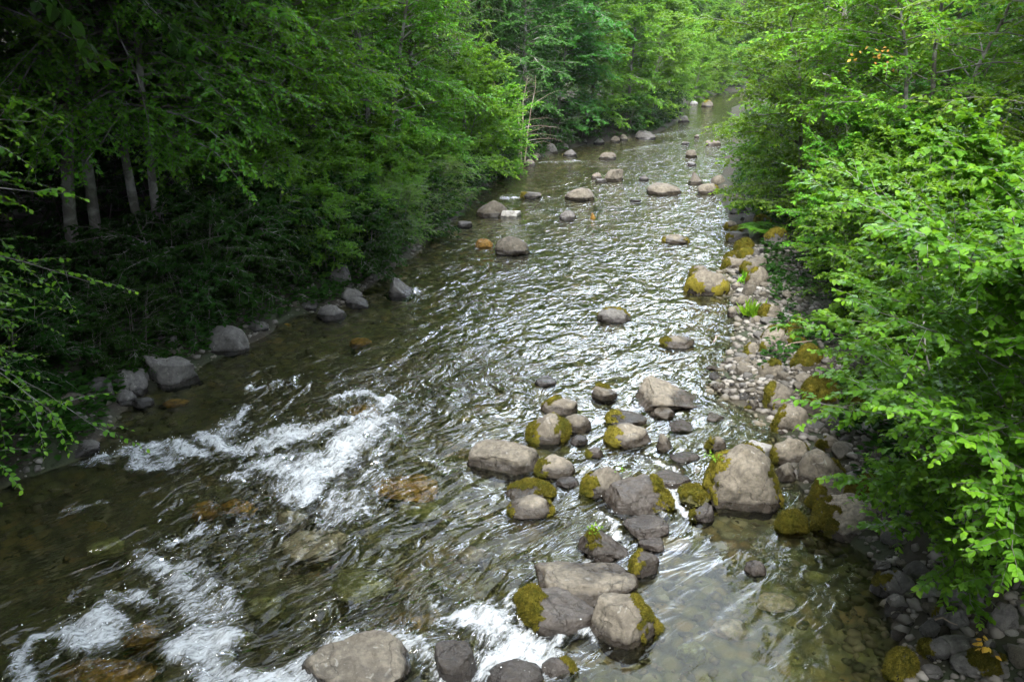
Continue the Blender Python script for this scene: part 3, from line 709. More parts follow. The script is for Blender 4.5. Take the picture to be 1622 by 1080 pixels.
def water():
    yy = np.concatenate([np.linspace(-25, 4.4, 25), np.geomspace(4.5, 118, 640)]); ncol = 470
    s = np.linspace(0, 1, ncol)
    L, R = leftX(yy)-.8, rightX(yy)+.8
    X = L[:, None]+(R-L)[:, None]*s; Y = np.repeat(yy[:, None], ncol, 1)
    P = np.stack([X, Y], -1).reshape(-1, 2)
    U = np.stack([P[:, 0]-center(P[:, 1]), P[:, 1]], -1)
    warp = .35*fbm(np.c_[P*.5, np.zeros(len(P))], 2, 31)
    foam = np.zeros(len(P)); weak = np.zeros(len(P))
    near = (P[:, 1] > 4) & (P[:, 1] < 75)
    Pn = P[near]; jit = .26*np.stack([fbm(np.c_[Pn*1.6, 0*Pn[:, :1]], 3, 41), fbm(np.c_[Pn*1.6, 0*Pn[:, :1]], 3, 47)], -1)
    fn = np.zeros(len(Pn)); wk = np.zeros(len(Pn))
    for pts, w, st in FOAM:
        q = np.array([at(*p)[0][:2] for p in pts]); d = seg_dist(Pn+jit, q)
        fn = np.maximum(fn, min(st, 1.06)*np.exp(-(d/(w*1.45))**2))
    for pts, w, st in WEAK:
        q = np.array([at(*p)[0][:2] for p in pts]); d = seg_dist(Pn, q); wk = np.maximum(wk, st*np.exp(-(d/w)**2))
    foam[near] = np.maximum(fn, wk); weak[near] = wk
    # waves: long along the flow, rougher in the rapids
    chop = .30+.75*np.clip(foam*1.4, 0, 1)+.35*np.clip(weak*2, 0, 1)
    q = np.c_[U[:, 0]+warp, U[:, 1]*.75, 0*U[:, 0]]
    fade = np.clip(1.4-P[:, 1]/60, .4, 1)
    z = (.022*fbm(q*1.4, 3, 51)+.014*fbm(q*np.array([4.5, 2.6, 1]), 2, 57))*(.5+1.1*chop)*fade
    z += foam*.03+np.clip(foam-.35, 0, 1)*(.03+.085*fbm(np.c_[P*5, 0*P[:, :1]], 4, 63, .7))
    # calm shallow pool, lower right
    pool = np.exp(-(((P[:, 0]-2.5)/2.0)**2+((P[:, 1]-7.3)/2.0)**2))
    z *= (1-.75*pool); chop = np.clip(chop*(1-.80*pool)*np.clip(.6+P[:, 1]/28, 1, 1.75), .05, 1)
    # spray thrown up where the water breaks
    rg = np.random.default_rng(3); pr_ = np.clip(fn-.62, 0, 1)**1.3*(Pn[:, 1] < 18); pr_ *= np.gradient(yy)[np.repeat(np.arange(len(yy)), ncol)[near]]; pr_ /= pr_.sum()
    k = rg.choice(len(Pn), 1300, p=pr_); V, F = ICO[1]; r = .003+.006*rg.random(len(k))**3
    c = np.c_[Pn[k]+rg.normal(size=(len(k), 2))*.07, z[near][k]+.01+.14*rg.random(len(k))**2.6]
    q_ = c[:, None]+V[None]*r[:, None, None]*np.array([1, 1, 1.2])
    tag(link('white_water_spray', mesh_np('white_water_spray', q_.reshape(-1, 3), (F[None]+(np.arange(len(k))*len(V))[:, None, None]).reshape(-1, 3), SPRAY, True)), 'fine white spray above the broken rapids', None, None, 'stuff')
    me = mesh_np('water', np.c_[P, z], grid_faces(len(yy), ncol), WATER, True, {'foam': foam, 'chop': chop})
    uvl = me.uv_layers.new(name='flow'); li = np.empty(len(me.loops), np.int32); me.loops.foreach_get('vertex_index', li)
    uvl.data.foreach_set('uv', (np.c_[U[:, 0]+warp*.5, U[:, 1]][li]).astype(np.float32).ravel())
    tag(link('water', me), kind='structure')
water()

# ------------------------------------------------------------------ trees and shrubs
def tubes(lines, rad, sides):
    """lines (M,K,3), rad (M,K)"""
    Mn, K, _ = lines.shape
    T = np.gradient(lines, axis=1); T = norm(T)
    ref = np.where(np.abs(T[..., 2:3]) > .9, np.array([1., 0, 0]), np.array([0, 0, 1.]))
    A = norm(np.cross(T, ref)); B = np.cross(T, A)
    a = np.arange(sides)*2*math.pi/sides
    ring = lines[:, :, None]+rad[:, :, None, None]*(A[:, :, None]*np.cos(a)[:, None]+B[:, :, None]*np.sin(a)[:, None])
    i = np.arange(Mn*K*sides).reshape(Mn, K, sides); j = np.roll(i, -1, 2)
    F = np.stack([i[:, :-1], j[:, :-1], j[:, 1:], i[:, 1:]], -1).reshape(-1, 4)
    return ring.reshape(-1, 3), F
LEAF_T = {
 0: (np.array([(0,0,0),(.3,.03,0),(.62,.02,0),(1,0,-.10),(.16,.24,.05),(.48,.36,.07),(.8,.2,.0),(.16,-.24,.05),(.48,-.36,.07),(.8,-.2,.0)], float),
     [np.array([(0,1,4),(0,7,1),(2,3,6),(2,8+1,3)]), np.array([(1,2,5,4),(2,6,5,5)][:1]+[(1,7,8,2)]), np.array([(2,6,5),(2,8,9)])]),
 1: (np.array([(0,0,0),(.38,.33,.07),(.78,.2,.02),(1,0,-.06),(.78,-.2,.02),(.38,-.33,.07)], float), [np.array([(0,3,2,1),(0,5,4,3)])]),
 2: (np.array([(0,0,0),(.35,.10,.02),(1,0,-.05),(.35,-.10,.02)], float), [np.array([(0,3,2),(0,2,1)])]),
 3: (np.array([(0,0,0),(.35,.2,-.02),(.6,.55,-.06),(.72,.2,0),(1,0,-.06),(.72,-.2,0),(.6,-.55,-.06),(.35,-.2,-.02)], float), [np.array([(0,4,3,1),(0,7,5,4)]), np.array([(1,3,2),(7,6,5)])]),
}
def leaves_mesh(name, pos, axis, nrm, size, young, lod, mat):
    T, FS = LEAF_T[lod]; n = len(pos); k = len(T)
    x = norm(axis); z = norm(nrm-(nrm*x).sum(-1, keepdims=True)*x); y = np.cross(z, x)
    v = pos[:, None]+size[:, None, None]*(x[:, None]*T[None, :, 0:1]+y[:, None]*T[None, :, 1:2]+z[:, None]*T[None, :, 2:3])
    base = (np.arange(n)*k)[:, None, None]
    faces = [(f[None]+base).reshape(-1, f.shape[1]) for f in FS]
    return mesh_np(name, v.reshape(-1, 3), faces, mat, False, {'young': np.repeat(young, k)})
def bare_lines(rg, start, dirs, L, K, droop, wig):
    s = np.linspace(0, 1, K)
    p = start[:, None]+dirs[:, None]*(L[:, None]*s)[..., None]
    p[..., 2] -= droop[:, None]*L[:, None]*s**2
    w = rg.normal(size=(len(start), K, 3))*wig*L[:, None, None]; w[:, 0] = 0
    return p+np.cumsum(w, 1)*.5
def make_plant(kind, seed, H, R, base, nstem, nbr, ntw, nlf, leaf, lod=1, droop=.35, flare=.25, stem_r=None, prof=None, mat=LEAF, up=.5, aspect=(1, 1), young=.5, lean=(0, 0), wood=BARK, names=('trunk', 'crown')):
    rg = np.random.default_rng(seed)
    K = 10; s = np.linspace(0, 1, K)
    az = np.arange(nstem)*2*math.pi/max(nstem, 1)+rg.uniform(0, 6.28)
    hs_ = H*rg.uniform(.78, 1.0, nstem); hs_[0] = H
    fl = flare*H*rg.uniform(.5, 1.1, nstem)*(0 if nstem == 1 else 1)
    d = np.stack([np.cos(az), np.sin(az)], -1)
    st = np.zeros((nstem, K, 3))
    st[..., :2] = d[:, None]*(fl[:, None]*s**1.15+.10*min(nstem-1, 3))[..., None]+np.array(lean)[None, None]*(H*s**1.4)[None, :, None]
    st[..., 2] = hs_[:, None]*s-.25*(1-s)
    st[..., :2] += np.cumsum(rg.normal(size=(nstem, K, 2))*.012*H, 1)*s[None, :, None]
    r0 = stem_r or .018*H
    sr = r0*(1-.88*s)[None]*rg.uniform(.75, 1.1, nstem)[:, None]
    # branches
    prof = prof or (lambda t: np.clip(1.25*np.sin(np.pi*np.clip(.18+.80*t, 0, 1)), .25, 1))
    si = rg.integers(0, nstem, nbr); t = base/H+(1-base/H)*((np.arange(nbr)+rg.random(nbr))/nbr)**.9
    ti = np.clip(t, 0, .999)*(K-1); k0 = ti.astype(int); fr = (ti-k0)[:, None]
    bs = st[si, k0]*(1-fr)+st[si, k0+1]*fr
    rel = (t-base/H)/(1-base/H)
    ba = np.arange(nbr)*2.399+rg.normal(size=nbr)*.5
    if nstem > 1:
        out = bs[:, :2]+d[si]*.4; oa = np.arctan2(out[:, 1], out[:, 0]); ba = oa+rg.normal(size=nbr)*1.15
    L = R*prof(rel)*rg.uniform(.62, 1.18, nbr)
    e = up*(.4+.9*rel)+rg.normal(size=nbr)*.18
    bd = np.stack([np.cos(ba)*np.cos(e)*aspect[0], np.sin(ba)*np.cos(e)*aspect[1], np.sin(e)], -1)
    KB = 7
    bl = bare_lines(rg, bs, bd, L, KB, np.full(nbr, droop)*rg.uniform(.5, 1.4, nbr), .028)
    br = np.maximum(r0*.22*(L/R)[:, None]*(1-.85*np.linspace(0, 1, KB))[None], .003)
    # twigs
    ts = np.clip((np.arange(ntw)+.5)/ntw*.88+.14+rg.normal(size=(nbr, ntw))*.03, .08, .995); ts[:, -1] = .995
    ki = ts*(KB-1); k0 = np.minimum(ki.astype(int), KB-2); fr = (ki-k0)[..., None]
    ar = np.arange(nbr)[:, None]
    tp = bl[ar, k0]*(1-fr)+bl[ar, k0+1]*fr; tt = norm(bl[ar, k0+1]-bl[ar, k0])
    side = norm(np.cross(tt, np.array([0, 0, 1.]))+rg.normal(size=tt.shape)*.28)*np.where(np.arange(ntw) % 2, 1, -1)[None, :, None]+rg.normal(size=tt.shape)*np.array([.1, .1, .4])
    sp = rg.uniform(.55, 1.15, (nbr, ntw, 1)); sp[:, -1] = .1
    td = norm(tt*.75+side*sp+np.array([0, 0, .12])+rg.normal(size=tt.shape)*.15)
    tl = (.15*R+.20*L[:, None]*(1.15-ts))*rg.uniform(.6, 1.25, ts.shape)
    KT = 4; q = np.linspace(0, 1, KT)
    tw = tp[:, :, None]+td[:, :, None]*(tl[..., None]*q)[..., None]; tw[..., 2] -= (.22*tl[..., None]*q**2)
    # leaves
    ls = np.clip((np.arange(nlf)+.6)/nlf+rg.normal(size=(nbr, ntw, nlf))*.03, .04, 1)
    ki = ls*(KT-1); k0 = np.minimum(ki.astype(int), KT-2); fr = (ki-k0)[..., None]
    B_, T_ = np.arange(nbr)[:, None, None], np.arange(ntw)[None, :, None]
    lp = tw[B_, T_, k0]*(1-fr)+tw[B_, T_, k0+1]*fr; lt = norm(tw[B_, T_, k0+1]-tw[B_, T_, k0])
    lside = norm(np.cross(lt, np.array([0, 0, 1.])))*np.where(np.arange(nlf) % 2, 1, -1)[None, None, :, None]
    la = norm(lt*.6+lside*.8+np.array([0, 0, -.22])+rg.normal(size=lt.shape)*.32)
    ln = norm(np.array([0, 0, 1.])+rg.normal(size=lt.shape)*.42)
    sz = leaf*rg.uniform(.65, 1.15, ls.shape)*(1.08-.35*ls**3)
    yg = np.clip((ls-.62)/.38, 0, 1)*np.clip((ts[..., None]-.3)/.7, 0, 1)*young*rg.uniform(.2, 1.2, (nbr, ntw, 1))+.08*rg.random(ls.shape)
    yg = np.clip(yg, 0, 1)
    root = link(kind, None)
    v1, f1 = tubes(st, sr, 8); v2, f2 = tubes(bl, br, 5)
    fl_ = tw.reshape(-1, KT, 3); v3, f3 = tubes(fl_, np.repeat(np.maximum(.0035*(1-.7*q), .0012)[None]*(leaf/.08), len(fl_), 0), 3)
    link(names[0], mesh_np(names[0], np.vstack([v1, v2, v3]), np.vstack([f1, f2+len(v1), f3+len(v1)+len(v2)]), wood, True), root)
    link(names[1], leaves_mesh(names[1], lp.reshape(-1, 3), la.reshape(-1, 3), ln.reshape(-1, 3), sz.ravel(), yg.ravel(), lod, mat), root)
    return root
def make_conifer(kind, seed, H, R, nbr, ntw, mat=NEEDLE, base=.08):
    rg = np.random.default_rng(seed); K = 8; s = np.linspace(0, 1, K)
    st = np.zeros((1, K, 3)); st[0, :, 2] = H*s; st[0, :, :2] = np.cumsum(rg.normal(size=(K, 2))*.03, 0)
    sr = (.016*H*(1-.93*s))[None]
    t = base+(1-base)*((np.arange(nbr)+rg.random(nbr))/nbr)**1.05
    bs = np.stack([0*t, 0*t, t*H], -1); ba = np.arange(nbr)*2.399+rg.normal(size=nbr)*.3
    L = R*np.clip((1-t)**.75+.05, .06, 1)*rg.uniform(.7, 1.15, nbr)
    e = .15+.35*t+rg.normal(size=nbr)*.1
    bd = np.stack([np.cos(ba)*np.cos(e), np.sin(ba)*np.cos(e), np.sin(e)], -1)
    bl = bare_lines(rg, bs, bd, L, 7, np.full(nbr, .48)*rg.uniform(.6, 1.3, nbr), .012)
    br = np.maximum(.035*(L/R)[:, None]*(1-.85*np.linspace(0, 1, 7))[None], .004)
    ts = np.clip((np.arange(ntw)+.5)/ntw*.92+.08+rg.normal(size=(nbr, ntw))*.02, .05, .99)
    ki = ts*6; k0 = np.minimum(ki.astype(int), 5); fr = (ki-k0)[..., None]; ar = np.arange(nbr)[:, None]
    tp = bl[ar, k0]*(1-fr)+bl[ar, k0+1]*fr; tt = norm(bl[ar, k0+1]-bl[ar, k0])
    side = norm(np.cross(tt, np.array([0, 0, 1.])))*np.where(np.arange(ntw) % 2, 1, -1)[None, :, None]
    td = norm(tt*.8+side*.8+np.array([0, 0, -.25])+rg.normal(size=tt.shape)*.12)
    tl = (.10*R+.30*L[:, None]*(1.05-ts))*rg.uniform(.6, 1.2, ts.shape)
    nb = 7; q = (np.arange(nb)+.3)/nb
    lp = tp[:, :, None]+td[:, :, None]*(tl[..., None]*q)[..., None]; lp[..., 2] -= .25*tl[..., None]*q**2
    ls = np.cross(td, np.array([0, 0, 1.]))[:, :, None]*np.where(np.arange(nb) % 2, 1, -1)[None, None, :, None]
    la = norm(td[:, :, None]*.9+ls*.7+np.array([0, 0, -.3])+rg.normal(size=lp.shape)*.25)
    ln = norm(np.array([0, 0, 1.])+rg.normal(size=lp.shape)*.5)
    sz = np.repeat((tl*.42+.05)[..., None], nb, 2)*rg.uniform(.7, 1.2, lp.shape[:3])
    yg = np.clip(np.repeat((ts[..., None]-.6)/.4, nb, 2), 0, 1)*rg.uniform(.1, .9, (nbr, 1, 1))
    root = link(kind, None); v1, f1 = tubes(st, sr, 8); v2, f2 = tubes(bl, br, 4)
    link('trunk', mesh_np('trunk', np.vstack([v1, v2]), np.vstack([f1, f2+len(v1)]), BARK_DARK, True), root)
    link('crown', leaves_mesh('crown', lp.reshape(-1, 3), la.reshape(-1, 3), ln.reshape(-1, 3), sz.ravel(), yg.ravel(), 2, mat), root)
    return root

PR = {}
def proto(key, fn): PR[key] = [fn(), False]
def place(key, x, y, label, cat, group, rz=None, sc=1.0, z=None, sink=.1):
    pr = PR[key]; rz = rng.uniform(0, 6.28) if rz is None else rz
    loc = (x, y, (gz(x, y) if z is None else z)-sink)
    if not pr[1]:
        o = pr[0]; pr[1] = True; o.location = loc; o.rotation_euler = (0, 0, rz); o.scale = (sc,)*3
    else: o = copy_tree(pr[0], loc, rz, sc)
    return tag(o, label, cat, group)
colprof = lambda t: np.clip(.85+.25*np.sin(3*t)-.9*np.clip(t-.7, 0, 1)**1.2*2.2, .18, 1.1)
proto('near_shrub', lambda: make_plant('alder_shrub', 101, 4.6, 1.7, .7, 7, 100, 16, 14, .09, 0, .25, .16, .035, None, LEAF, .75, young=.75, names=('stem', 'foliage')))
proto('closest_shrub', lambda: make_plant('alder_shrub', 107, 5.0, 2.0, 2.2, 8, 115, 17, 16, .076, 0, .25, .15, .035, None, LEAF, .75, young=.45, lean=(-.16, 0), names=('stem', 'foliage')))
proto('near_shrub2', lambda: make_plant('alder_shrub', 102, 4.3, 1.5, 1.0, 6, 95, 16, 14, .088, 0, .22, .18, .03, None, LEAF, .8, young=.8, names=('stem', 'foliage')))
proto('shrub', lambda: make_plant('alder_shrub', 103, 4.0, 1.5, .5, 8, 120, 17, 14, .095, 1, .25, .2, .03, None, LEAF, .7, young=.7, names=('stem', 'foliage')))
proto('bright_shrub', lambda: make_plant('bright_bush', 104, 4.2, 1.9, .3, 9, 130, 17, 14, .10, 1, .25, .16, .03, None, LEAF_YEL, .7, young=.8, names=('stem', 'foliage')))
proto('willow', lambda: make_plant('willow_shrub', 105, 2.6, 1.7, .3, 6, 60, 12, 14, .08, 2, .3, .3, .02, None, LEAF_YEL, .5, young=.4, names=('stem', 'foliage')))
proto('under', lambda: make_plant('understory_shrub', 106, 1.9, 1.3, .2, 6, 46, 9, 8, .12, 1, .3, .3, .018, None, LEAF_SHADE, .55, young=.3, names=('stem', 'foliage')))
proto('alder_a', lambda: make_plant('alder_tree', 111, 13, 3.0, 1.2, 1, 130, 24, 13, .13, 1, .32, .1, .16, colprof, LEAF, .45, young=.95))
proto('alder_r', lambda: make_plant('alder_tree', 132, 11, 3.2, .6, 3, 150, 24, 13, .13, 1, .3, .16, .10, colprof, LEAF_LIGHT, .55, young=.9))
proto('alder_b', lambda: make_plant('alder_tree', 112, 11, 3.2, .8, 3, 140, 24, 13, .13, 1, .34, .14, .12, colprof, LEAF, .5, young=1.0))
proto('alder_c', lambda: make_plant('alder_tree', 113, 15, 3.4, 2.0, 1, 140, 24, 13, .14, 1, .3, .1, .18, colprof, LEAF_BLUE, .45, young=.5))
proto('alder_side', lambda: make_plant('alder_tree', 118, 8, 3.6, 1.2, 2, 90, 18, 14, .09, 0, .4, .12, .09, colprof, LEAF, .3, young=.6))
proto('tall_alder', lambda: make_plant('alder_tree', 131, 19, 6.3, 6.8, 1, 135, 22, 12, .21, 1, .35, .1, .15, colprof, LEAF_SHADE, .25, young=.2, lean=(.20, 0)))
proto('bare_shrub', lambda: make_plant('bare_shrub', 119, 4.5, 2.0, .8, 5, 40, 9, 2, .03, 2, .3, .2, .05, None, DEADLEAF, .6, wood=TWIG, names=('stem', 'withered_leaves')))
proto('alder_big', lambda: make_plant('alder_tree', 114, 14, 4.2, 3.6, 1, 110, 26, 14, .125, 1, .42, .1, .17, colprof, LEAF, .3, young=.35, lean=(.05, 0)))
proto('maple', lambda: make_plant('maple_tree', 115, 12, 3.4, 1.0, 2, 120, 18, 11, .22, 3, .3, .1, .14, colprof, LEAF_BLUE, .4, young=.4))
proto('far_alder', lambda: make_plant('alder_tree', 116, 12, 3.2, .6, 1, 120, 17, 11, .22, 1, .3, .1, .15, colprof, LEAF, .5, young=.8))
proto('far_bright', lambda: make_plant('alder_tree', 117, 10, 3.0, .5, 2, 120, 17, 11, .21, 1, .3, .12, .12, colprof, LEAF_YEL, .5, young=.6))
proto('conifer_a', lambda: make_conifer('conifer_tree', 121, 20, 3.6, 210, 20))
proto('conifer_b', lambda: make_conifer('conifer_tree', 122, 17, 3.0, 190, 20))

GL, GR, GH = 'alders lining the left bank', 'alders and shrubs lining the right bank', 'trees of the far hillside'
# left bank
place('alder_big', -9.4, 17.8, 'mottled upright alder trunk, leftmost of three pale trunks in the dark woods', 'tree', GL, 0.3)
place('alder_big', -8.6, 18.3, 'middle of the three pale alder trunks in the dark woods', 'tree', GL, 2.4, .92)
place('alder_big', -8.1, 18.0, 'alder with a slanting trunk, rightmost of three pale trunks in the dark woods', 'tree', GL, 0.0, .85)
place('alder_big', -11.5, 14.5, 'dark alder overhanging the forest shore beside the left frame edge', 'tree', GL, 4.0, 1.0)
place('alder_side', -9.2, 8.6, 'alder whose leafy branch tips poke in at the left frame edge', 'tree', GL, 0.9, .88)
place('near_shrub', -8.5, 9.9, 'leafy alder shrub hanging over the dark shore at the left edge', 'shrub', GL, 3.0, .72)
place('near_shrub2', -10.2, 12.6, 'alder shrub standing behind the left edge shore rocks', 'shrub', GL, 3.0, .9)
place('alder_b', -7.0, 21.8, 'alder with bright hanging sprays right of the three trunks', 'tree', GL, 1.1, .95)
place('alder_a', -6.0, 25.0, 'tall bushy alder leaning over the shaded pile of rocks', 'tree', GL, 2.0, 1.0)
place('alder_b', -4.6, 28.0, 'broad sunlit alder whose leaves sweep down to the water', 'tree', GL, 3.5, .9)
place('alder_a', -3.8, 31.5, 'bright green alder above the willow branch', 'tree', GL, .5, .9)
place('bright_shrub', -2.4, 34.5, 'brightest yellow green bush on the left shore', 'shrub', GL, 1.5, 1.25)
place('bright_shrub', -.9, 38.0, 'rounded bright bush just downstream of the bare twigs', 'shrub', GL, 4.2, .95)
place('willow', -2.6, 29.2, 'straggly willow bush reaching over the water near the pale boulder', 'shrub', GL, 0, .85)
place('willow', -3.6, 23.4, 'low willow shrub dipping to the water before the shaded pile', 'shrub', GL, 2, .75)
place('shrub', -4.6, 25.0, 'dark leafy shrub at the waterline below the tall bushy alder', 'shrub', GL, 2, .8)
place('bare_shrub', .3, 41.5, 'leafless shrub of pale bare twigs in the dark gap', 'shrub', None, 0, 1.0)
place('alder_c', .6, 45.5, 'dark green alder right of the bare twigs', 'tree', GL, 0, .8)
place('maple', 2.6, 49, 'broad leaved maple with layered blue green foliage', 'tree', GL, 1, .85)
place('far_alder', 5.0, 52, 'alder first in the bright row after the maple', 'tree', GL, 2, .8)
place('far_alder', 7.8, 56, 'alder second in the bright row, leaning to the river', 'tree', GL, 3, .75)
place('far_bright', 9.6, 60, 'yellow green alder in the middle of the far left row', 'tree', GL, 4, .75)
place('far_alder', 11.2, 65, 'alder near the end of the far left row', 'tree', GL, 5, .7)
place('far_bright', 13.0, 71, 'last yellow green alder of the far left row', 'tree', GL, 1, .7)
place('far_alder', 14.8, 77, 'dark edged alder at the far left bend', 'tree', GL, 2, .7)
place('far_alder', 17.0, 87, 'alder facing the viewer where the river bends away', 'tree', GL, 2, .7)
place('far_bright', 20.0, 93, 'pale yellow green alder where the river bends away', 'tree', GL, 3, .75)
place('far_alder', 23.5, 99, 'rounded pale alder behind the bend boulder', 'tree', GL, 4, .75)
for i, (x, y) in enumerate([(20.6, 90.5), (23.6, 97.5), (27.0, 103), (31, 107), (18.4, 85)]):
    place('far_bright', x, y, 'low pale bushy tree at the waterline where the river turns away', 'tree', 'bushy trees of the bend', None, .5)
place('shrub', -6.9, 19.9, 'dim leafy shrub below the slanting trunk', 'shrub', GL, 2, .75)
place('shrub', -5.8, 22.6, 'dim shrub behind the shaded rock pile', 'shrub', GL, 3, .7)
for i, y in enumerate([40, 43.5, 47, 50.5, 54, 58, 63, 68]):
    place('under', leftX(y)-1.0, y, 'low shrub at the foot of the trees along the far left shore', 'shrub', 'low shrubs of the far left shore', None, 1.1)
for i, y in enumerate(np.arange(19.5, 37, 1.15)):
    place(['shrub', 'under', 'shrub', 'willow'][i % 4], leftX(y)-[.9, .6, 1.4, .8][i % 4], y, 'dark shrub at the waterline of the shaded left shore', 'shrub', 'waterline shrubs of the left shore', None, [.58, 1.0, .72, .8][i % 4])
for i, (x, y, k, s_, lab) in enumerate([
    (-4.5, 42, 'conifer_a', 1.0, 'conifer with drooping yellowish boughs behind the bright bush'),
    (-1.6, 46, 'conifer_b', 1.05, 'conifer with mossy grey boughs beside the dark gap'),
    (-.3, 53, 'conifer_a', .75, 'dark conifer filling the gap behind the bare twigs'),
    (-8.5, 36, 'conifer_b', 1.1, 'conifer hidden behind the broad sunlit alder'),
    (5.5, 64, 'conifer_a', .62, 'dark conifer rising behind the far left alders'),
    (2.2, 60, 'conifer_b', .75, 'dark conifer behind the maple'),
    (9, 74, 'conifer_b', .7, 'dark conifer above the end of the far left row')]):
    place(k, x, y, lab, 'tree', 'conifers behind the left bank', None, s_)
for i, (x, y) in enumerate([(-13, 20), (-16, 15), (-12.5, 25), (-17, 23), (-15, 10), (-11, 30), (-15, 31), (-18, 6), (-12, 38), (-20, 17), (-17, 38), (-8, 46), (-14, 45), (-21, 28), (-10.5, 22.5), (-9.5, 26.5), (-13.5, 16.5), (-8, 32)]):
    place('conifer_a' if i % 2 else 'conifer_b', x, y, 'shadowy conifer of the dense woods behind the left alders', 'tree', 'shadowy woods behind the left alders', None, rng.uniform(.95, 1.2))
for i, (x, y, s_) in enumerate([(-8.3, 13.6, .8), (-7.5, 15.2, .8), (-6.9, 17.0, .9), (-6.4, 18.6, .9), (-5.4, 20.6, .8), (-10, 16.0, 1.2), (-4.7, 22.0, .7), (-10.5, 19.5, 1.3), (-9.0, 21, 1.3), (-8.6, 12.3, .8), (-11, 14, 1.3), (-12, 17.5, 1.4),
      (-8.2, 12.3, 0.8), (-7.6, 13.4, 0.9), (-8.3, 14.4, 1.1), (-7.2, 14.3, 0.7), (-7.5, 15.9, 1.1), (-6.6, 15.9, 0.8), (-7.1, 16.9, 1.2), (-6.3, 17.2, 0.9), (-6.6, 18.0, 1.2), (-5.9, 18.3, 0.9), (-6.0, 19.3, 1.2), (-5.2, 19.3, 0.8), (-5.4, 20.2, 1.1), (-4.8, 20.9, 0.9), (-4.9, 21.8, 1.1), (-8.4, 17.2, 1.3),
      (-9.4, 11.3, 1.0), (-8.6, 16.4, 1.1), (-7.8, 19.0, 1.1), (-6.6, 20.9, 1.0), (-7.2, 23.6, 1.2), (-5.6, 24.0, .9), (-4.2, 26.4, .8), (-9.5, 14.4, 1.1), (-3.4, 27.6, .7), (-2.9, 31.6, .8), (-2.2, 33.2, .8), (-1.4, 36.2, .8)]):
    if x < -7.3 and 12.5 < y < 19.5: s_ *= .55
    place('under', x, y, 'dim low shrub in the dark understory of the left shore', 'shrub', 'understory of the left shore', None, s_)
for i, (x, y) in enumerate([(-12.6, 4.0), (-10.8, 8.0), (-10.0, 11.4), (-9.9, 14.4), (-9.6, 17.0), (-14, 12), (-13.5, 7.5), (-13.5, 0), (-13, 17.5), (-12.5, 22.5), (-12.4, 19.5), (-11, -5)]):
    place('tall_alder', x, y, 'tall forest alder whose crown roofs over the dark left shore', 'tree', 'tall alders roofing the left shore', rng.normal()*.35, rng.uniform(.9, 1.1))
# right bank
place('closest_shrub', 5.2, 5.4, 'large leaved alder shrub closest to the camera, filling the lower right', 'shrub', GR, 0.0, .98)
place('near_shrub2', 5.3, 7.6, 'alder shrub with pale shoot tips behind the closest one', 'shrub', GR, .4, 1.0)
place('near_shrub2', 6.0, 9.8, 'alder shrub leaning over the moss capped boulder', 'shrub', GR, 3.9, .95)
place('shrub', 7.0, 12.4, 'dense alder shrub above the mossy mounds', 'shrub', GR, 1.0, .95)
place('shrub', 7.6, 15.4, 'alder shrub whose twigs hang over the domed brown boulder', 'shrub', GR, 2.7, .95)
place('shrub', 8.2, 18.2, 'leafy shrub behind the great ringed boulder', 'shrub', GR, 4.4, 1.0)
place('near_shrub', 7.6, 8.3, 'tall alder shrub at the right edge with upright shoots', 'shrub', GR, 5.0, 1.15)
place('alder_r', 9.8, 13.5, 'alder rising above the shrubs at the right edge', 'tree', GR, 1.6, .75)
place('alder_r', 9.6, 19.0, 'alder with a few orange dead leaves and a visible thin trunk', 'tree', GR, 3.3, .85)
place('alder_r', 8.9, 24.0, 'bushy alder leaning over the bend', 'tree', GR, .2, .8)
place('bright_shrub', 9.6, 27.5, 'bright shrub overhanging the upstream water', 'shrub', GR, 2.0, 1.1)
place('alder_r', 11.8, 30.5, 'alder upstream of the bend on the right bank', 'tree', GR, 2.4, .9)
place('far_bright', 13.8, 36, 'yellow green alder on the right bank before the gravel spit', 'tree', GR, 3.1, .9)
place('far_alder', 16.2, 42, 'rounded alder on the right bank farther up', 'tree', GR, 4.1, .9)
place('far_bright', 18.8, 49, 'yellow green alder closing the right bank', 'tree', GR, 5.1, .9)
place('far_alder', 21.8, 57, 'alder at the far right bank', 'tree', GR, 0.6, .9)
place('far_bright', 25, 66, 'pale alder at the far right bank beyond the others', 'tree', GR, 1.6, .9)
place('far_alder', 28, 76, 'last alder on the right before the bend', 'tree', GR, 2.6, .9)
place('alder_a', 14, 22, 'tall alder behind the right bank shrubs', 'tree', GR, 5.5, 1.0)
place('alder_c', 15, 29, 'dark green alder behind the right bank row', 'tree', GR, .9, .9)
place('conifer_a', 19, 24, 'dark conifer in the upper right behind the alders', 'tree', GR, None, .9)
place('conifer_b', 17, 17, 'dark conifer at the right edge behind the alder', 'tree', GR, None, .9)
for i, (x, y, k) in enumerate([(19, 36, 'alder_c'), (22, 44, 'alder_a'), (26, 54, 'far_alder'), (30, 64, 'far_alder')]):
    place(k, x, y, ['dark alder second row behind the yellow green one', 'tall alder second row behind the rounded one', 'alder second row behind the closing yellow green one', 'alder second row behind the pale one'][i], 'tree', GR, None, 1.0)
for i, (x, y) in enumerate([(14, 6), (16, 10.5), (13.5, 1), (17, 3), (15, -4), (19, 14), (12, -7), (21, 8), (9, -14), (3, -17), (-3, -16), (-8, -12), (15, -12)]):
    place(['conifer_a', 'tall_alder', 'conifer_b'][i % 3], x, y, 'tall forest tree standing back from the right bank shrubs', 'tree', 'tall forest round the crossing', None, rng.uniform(.9, 1.1))
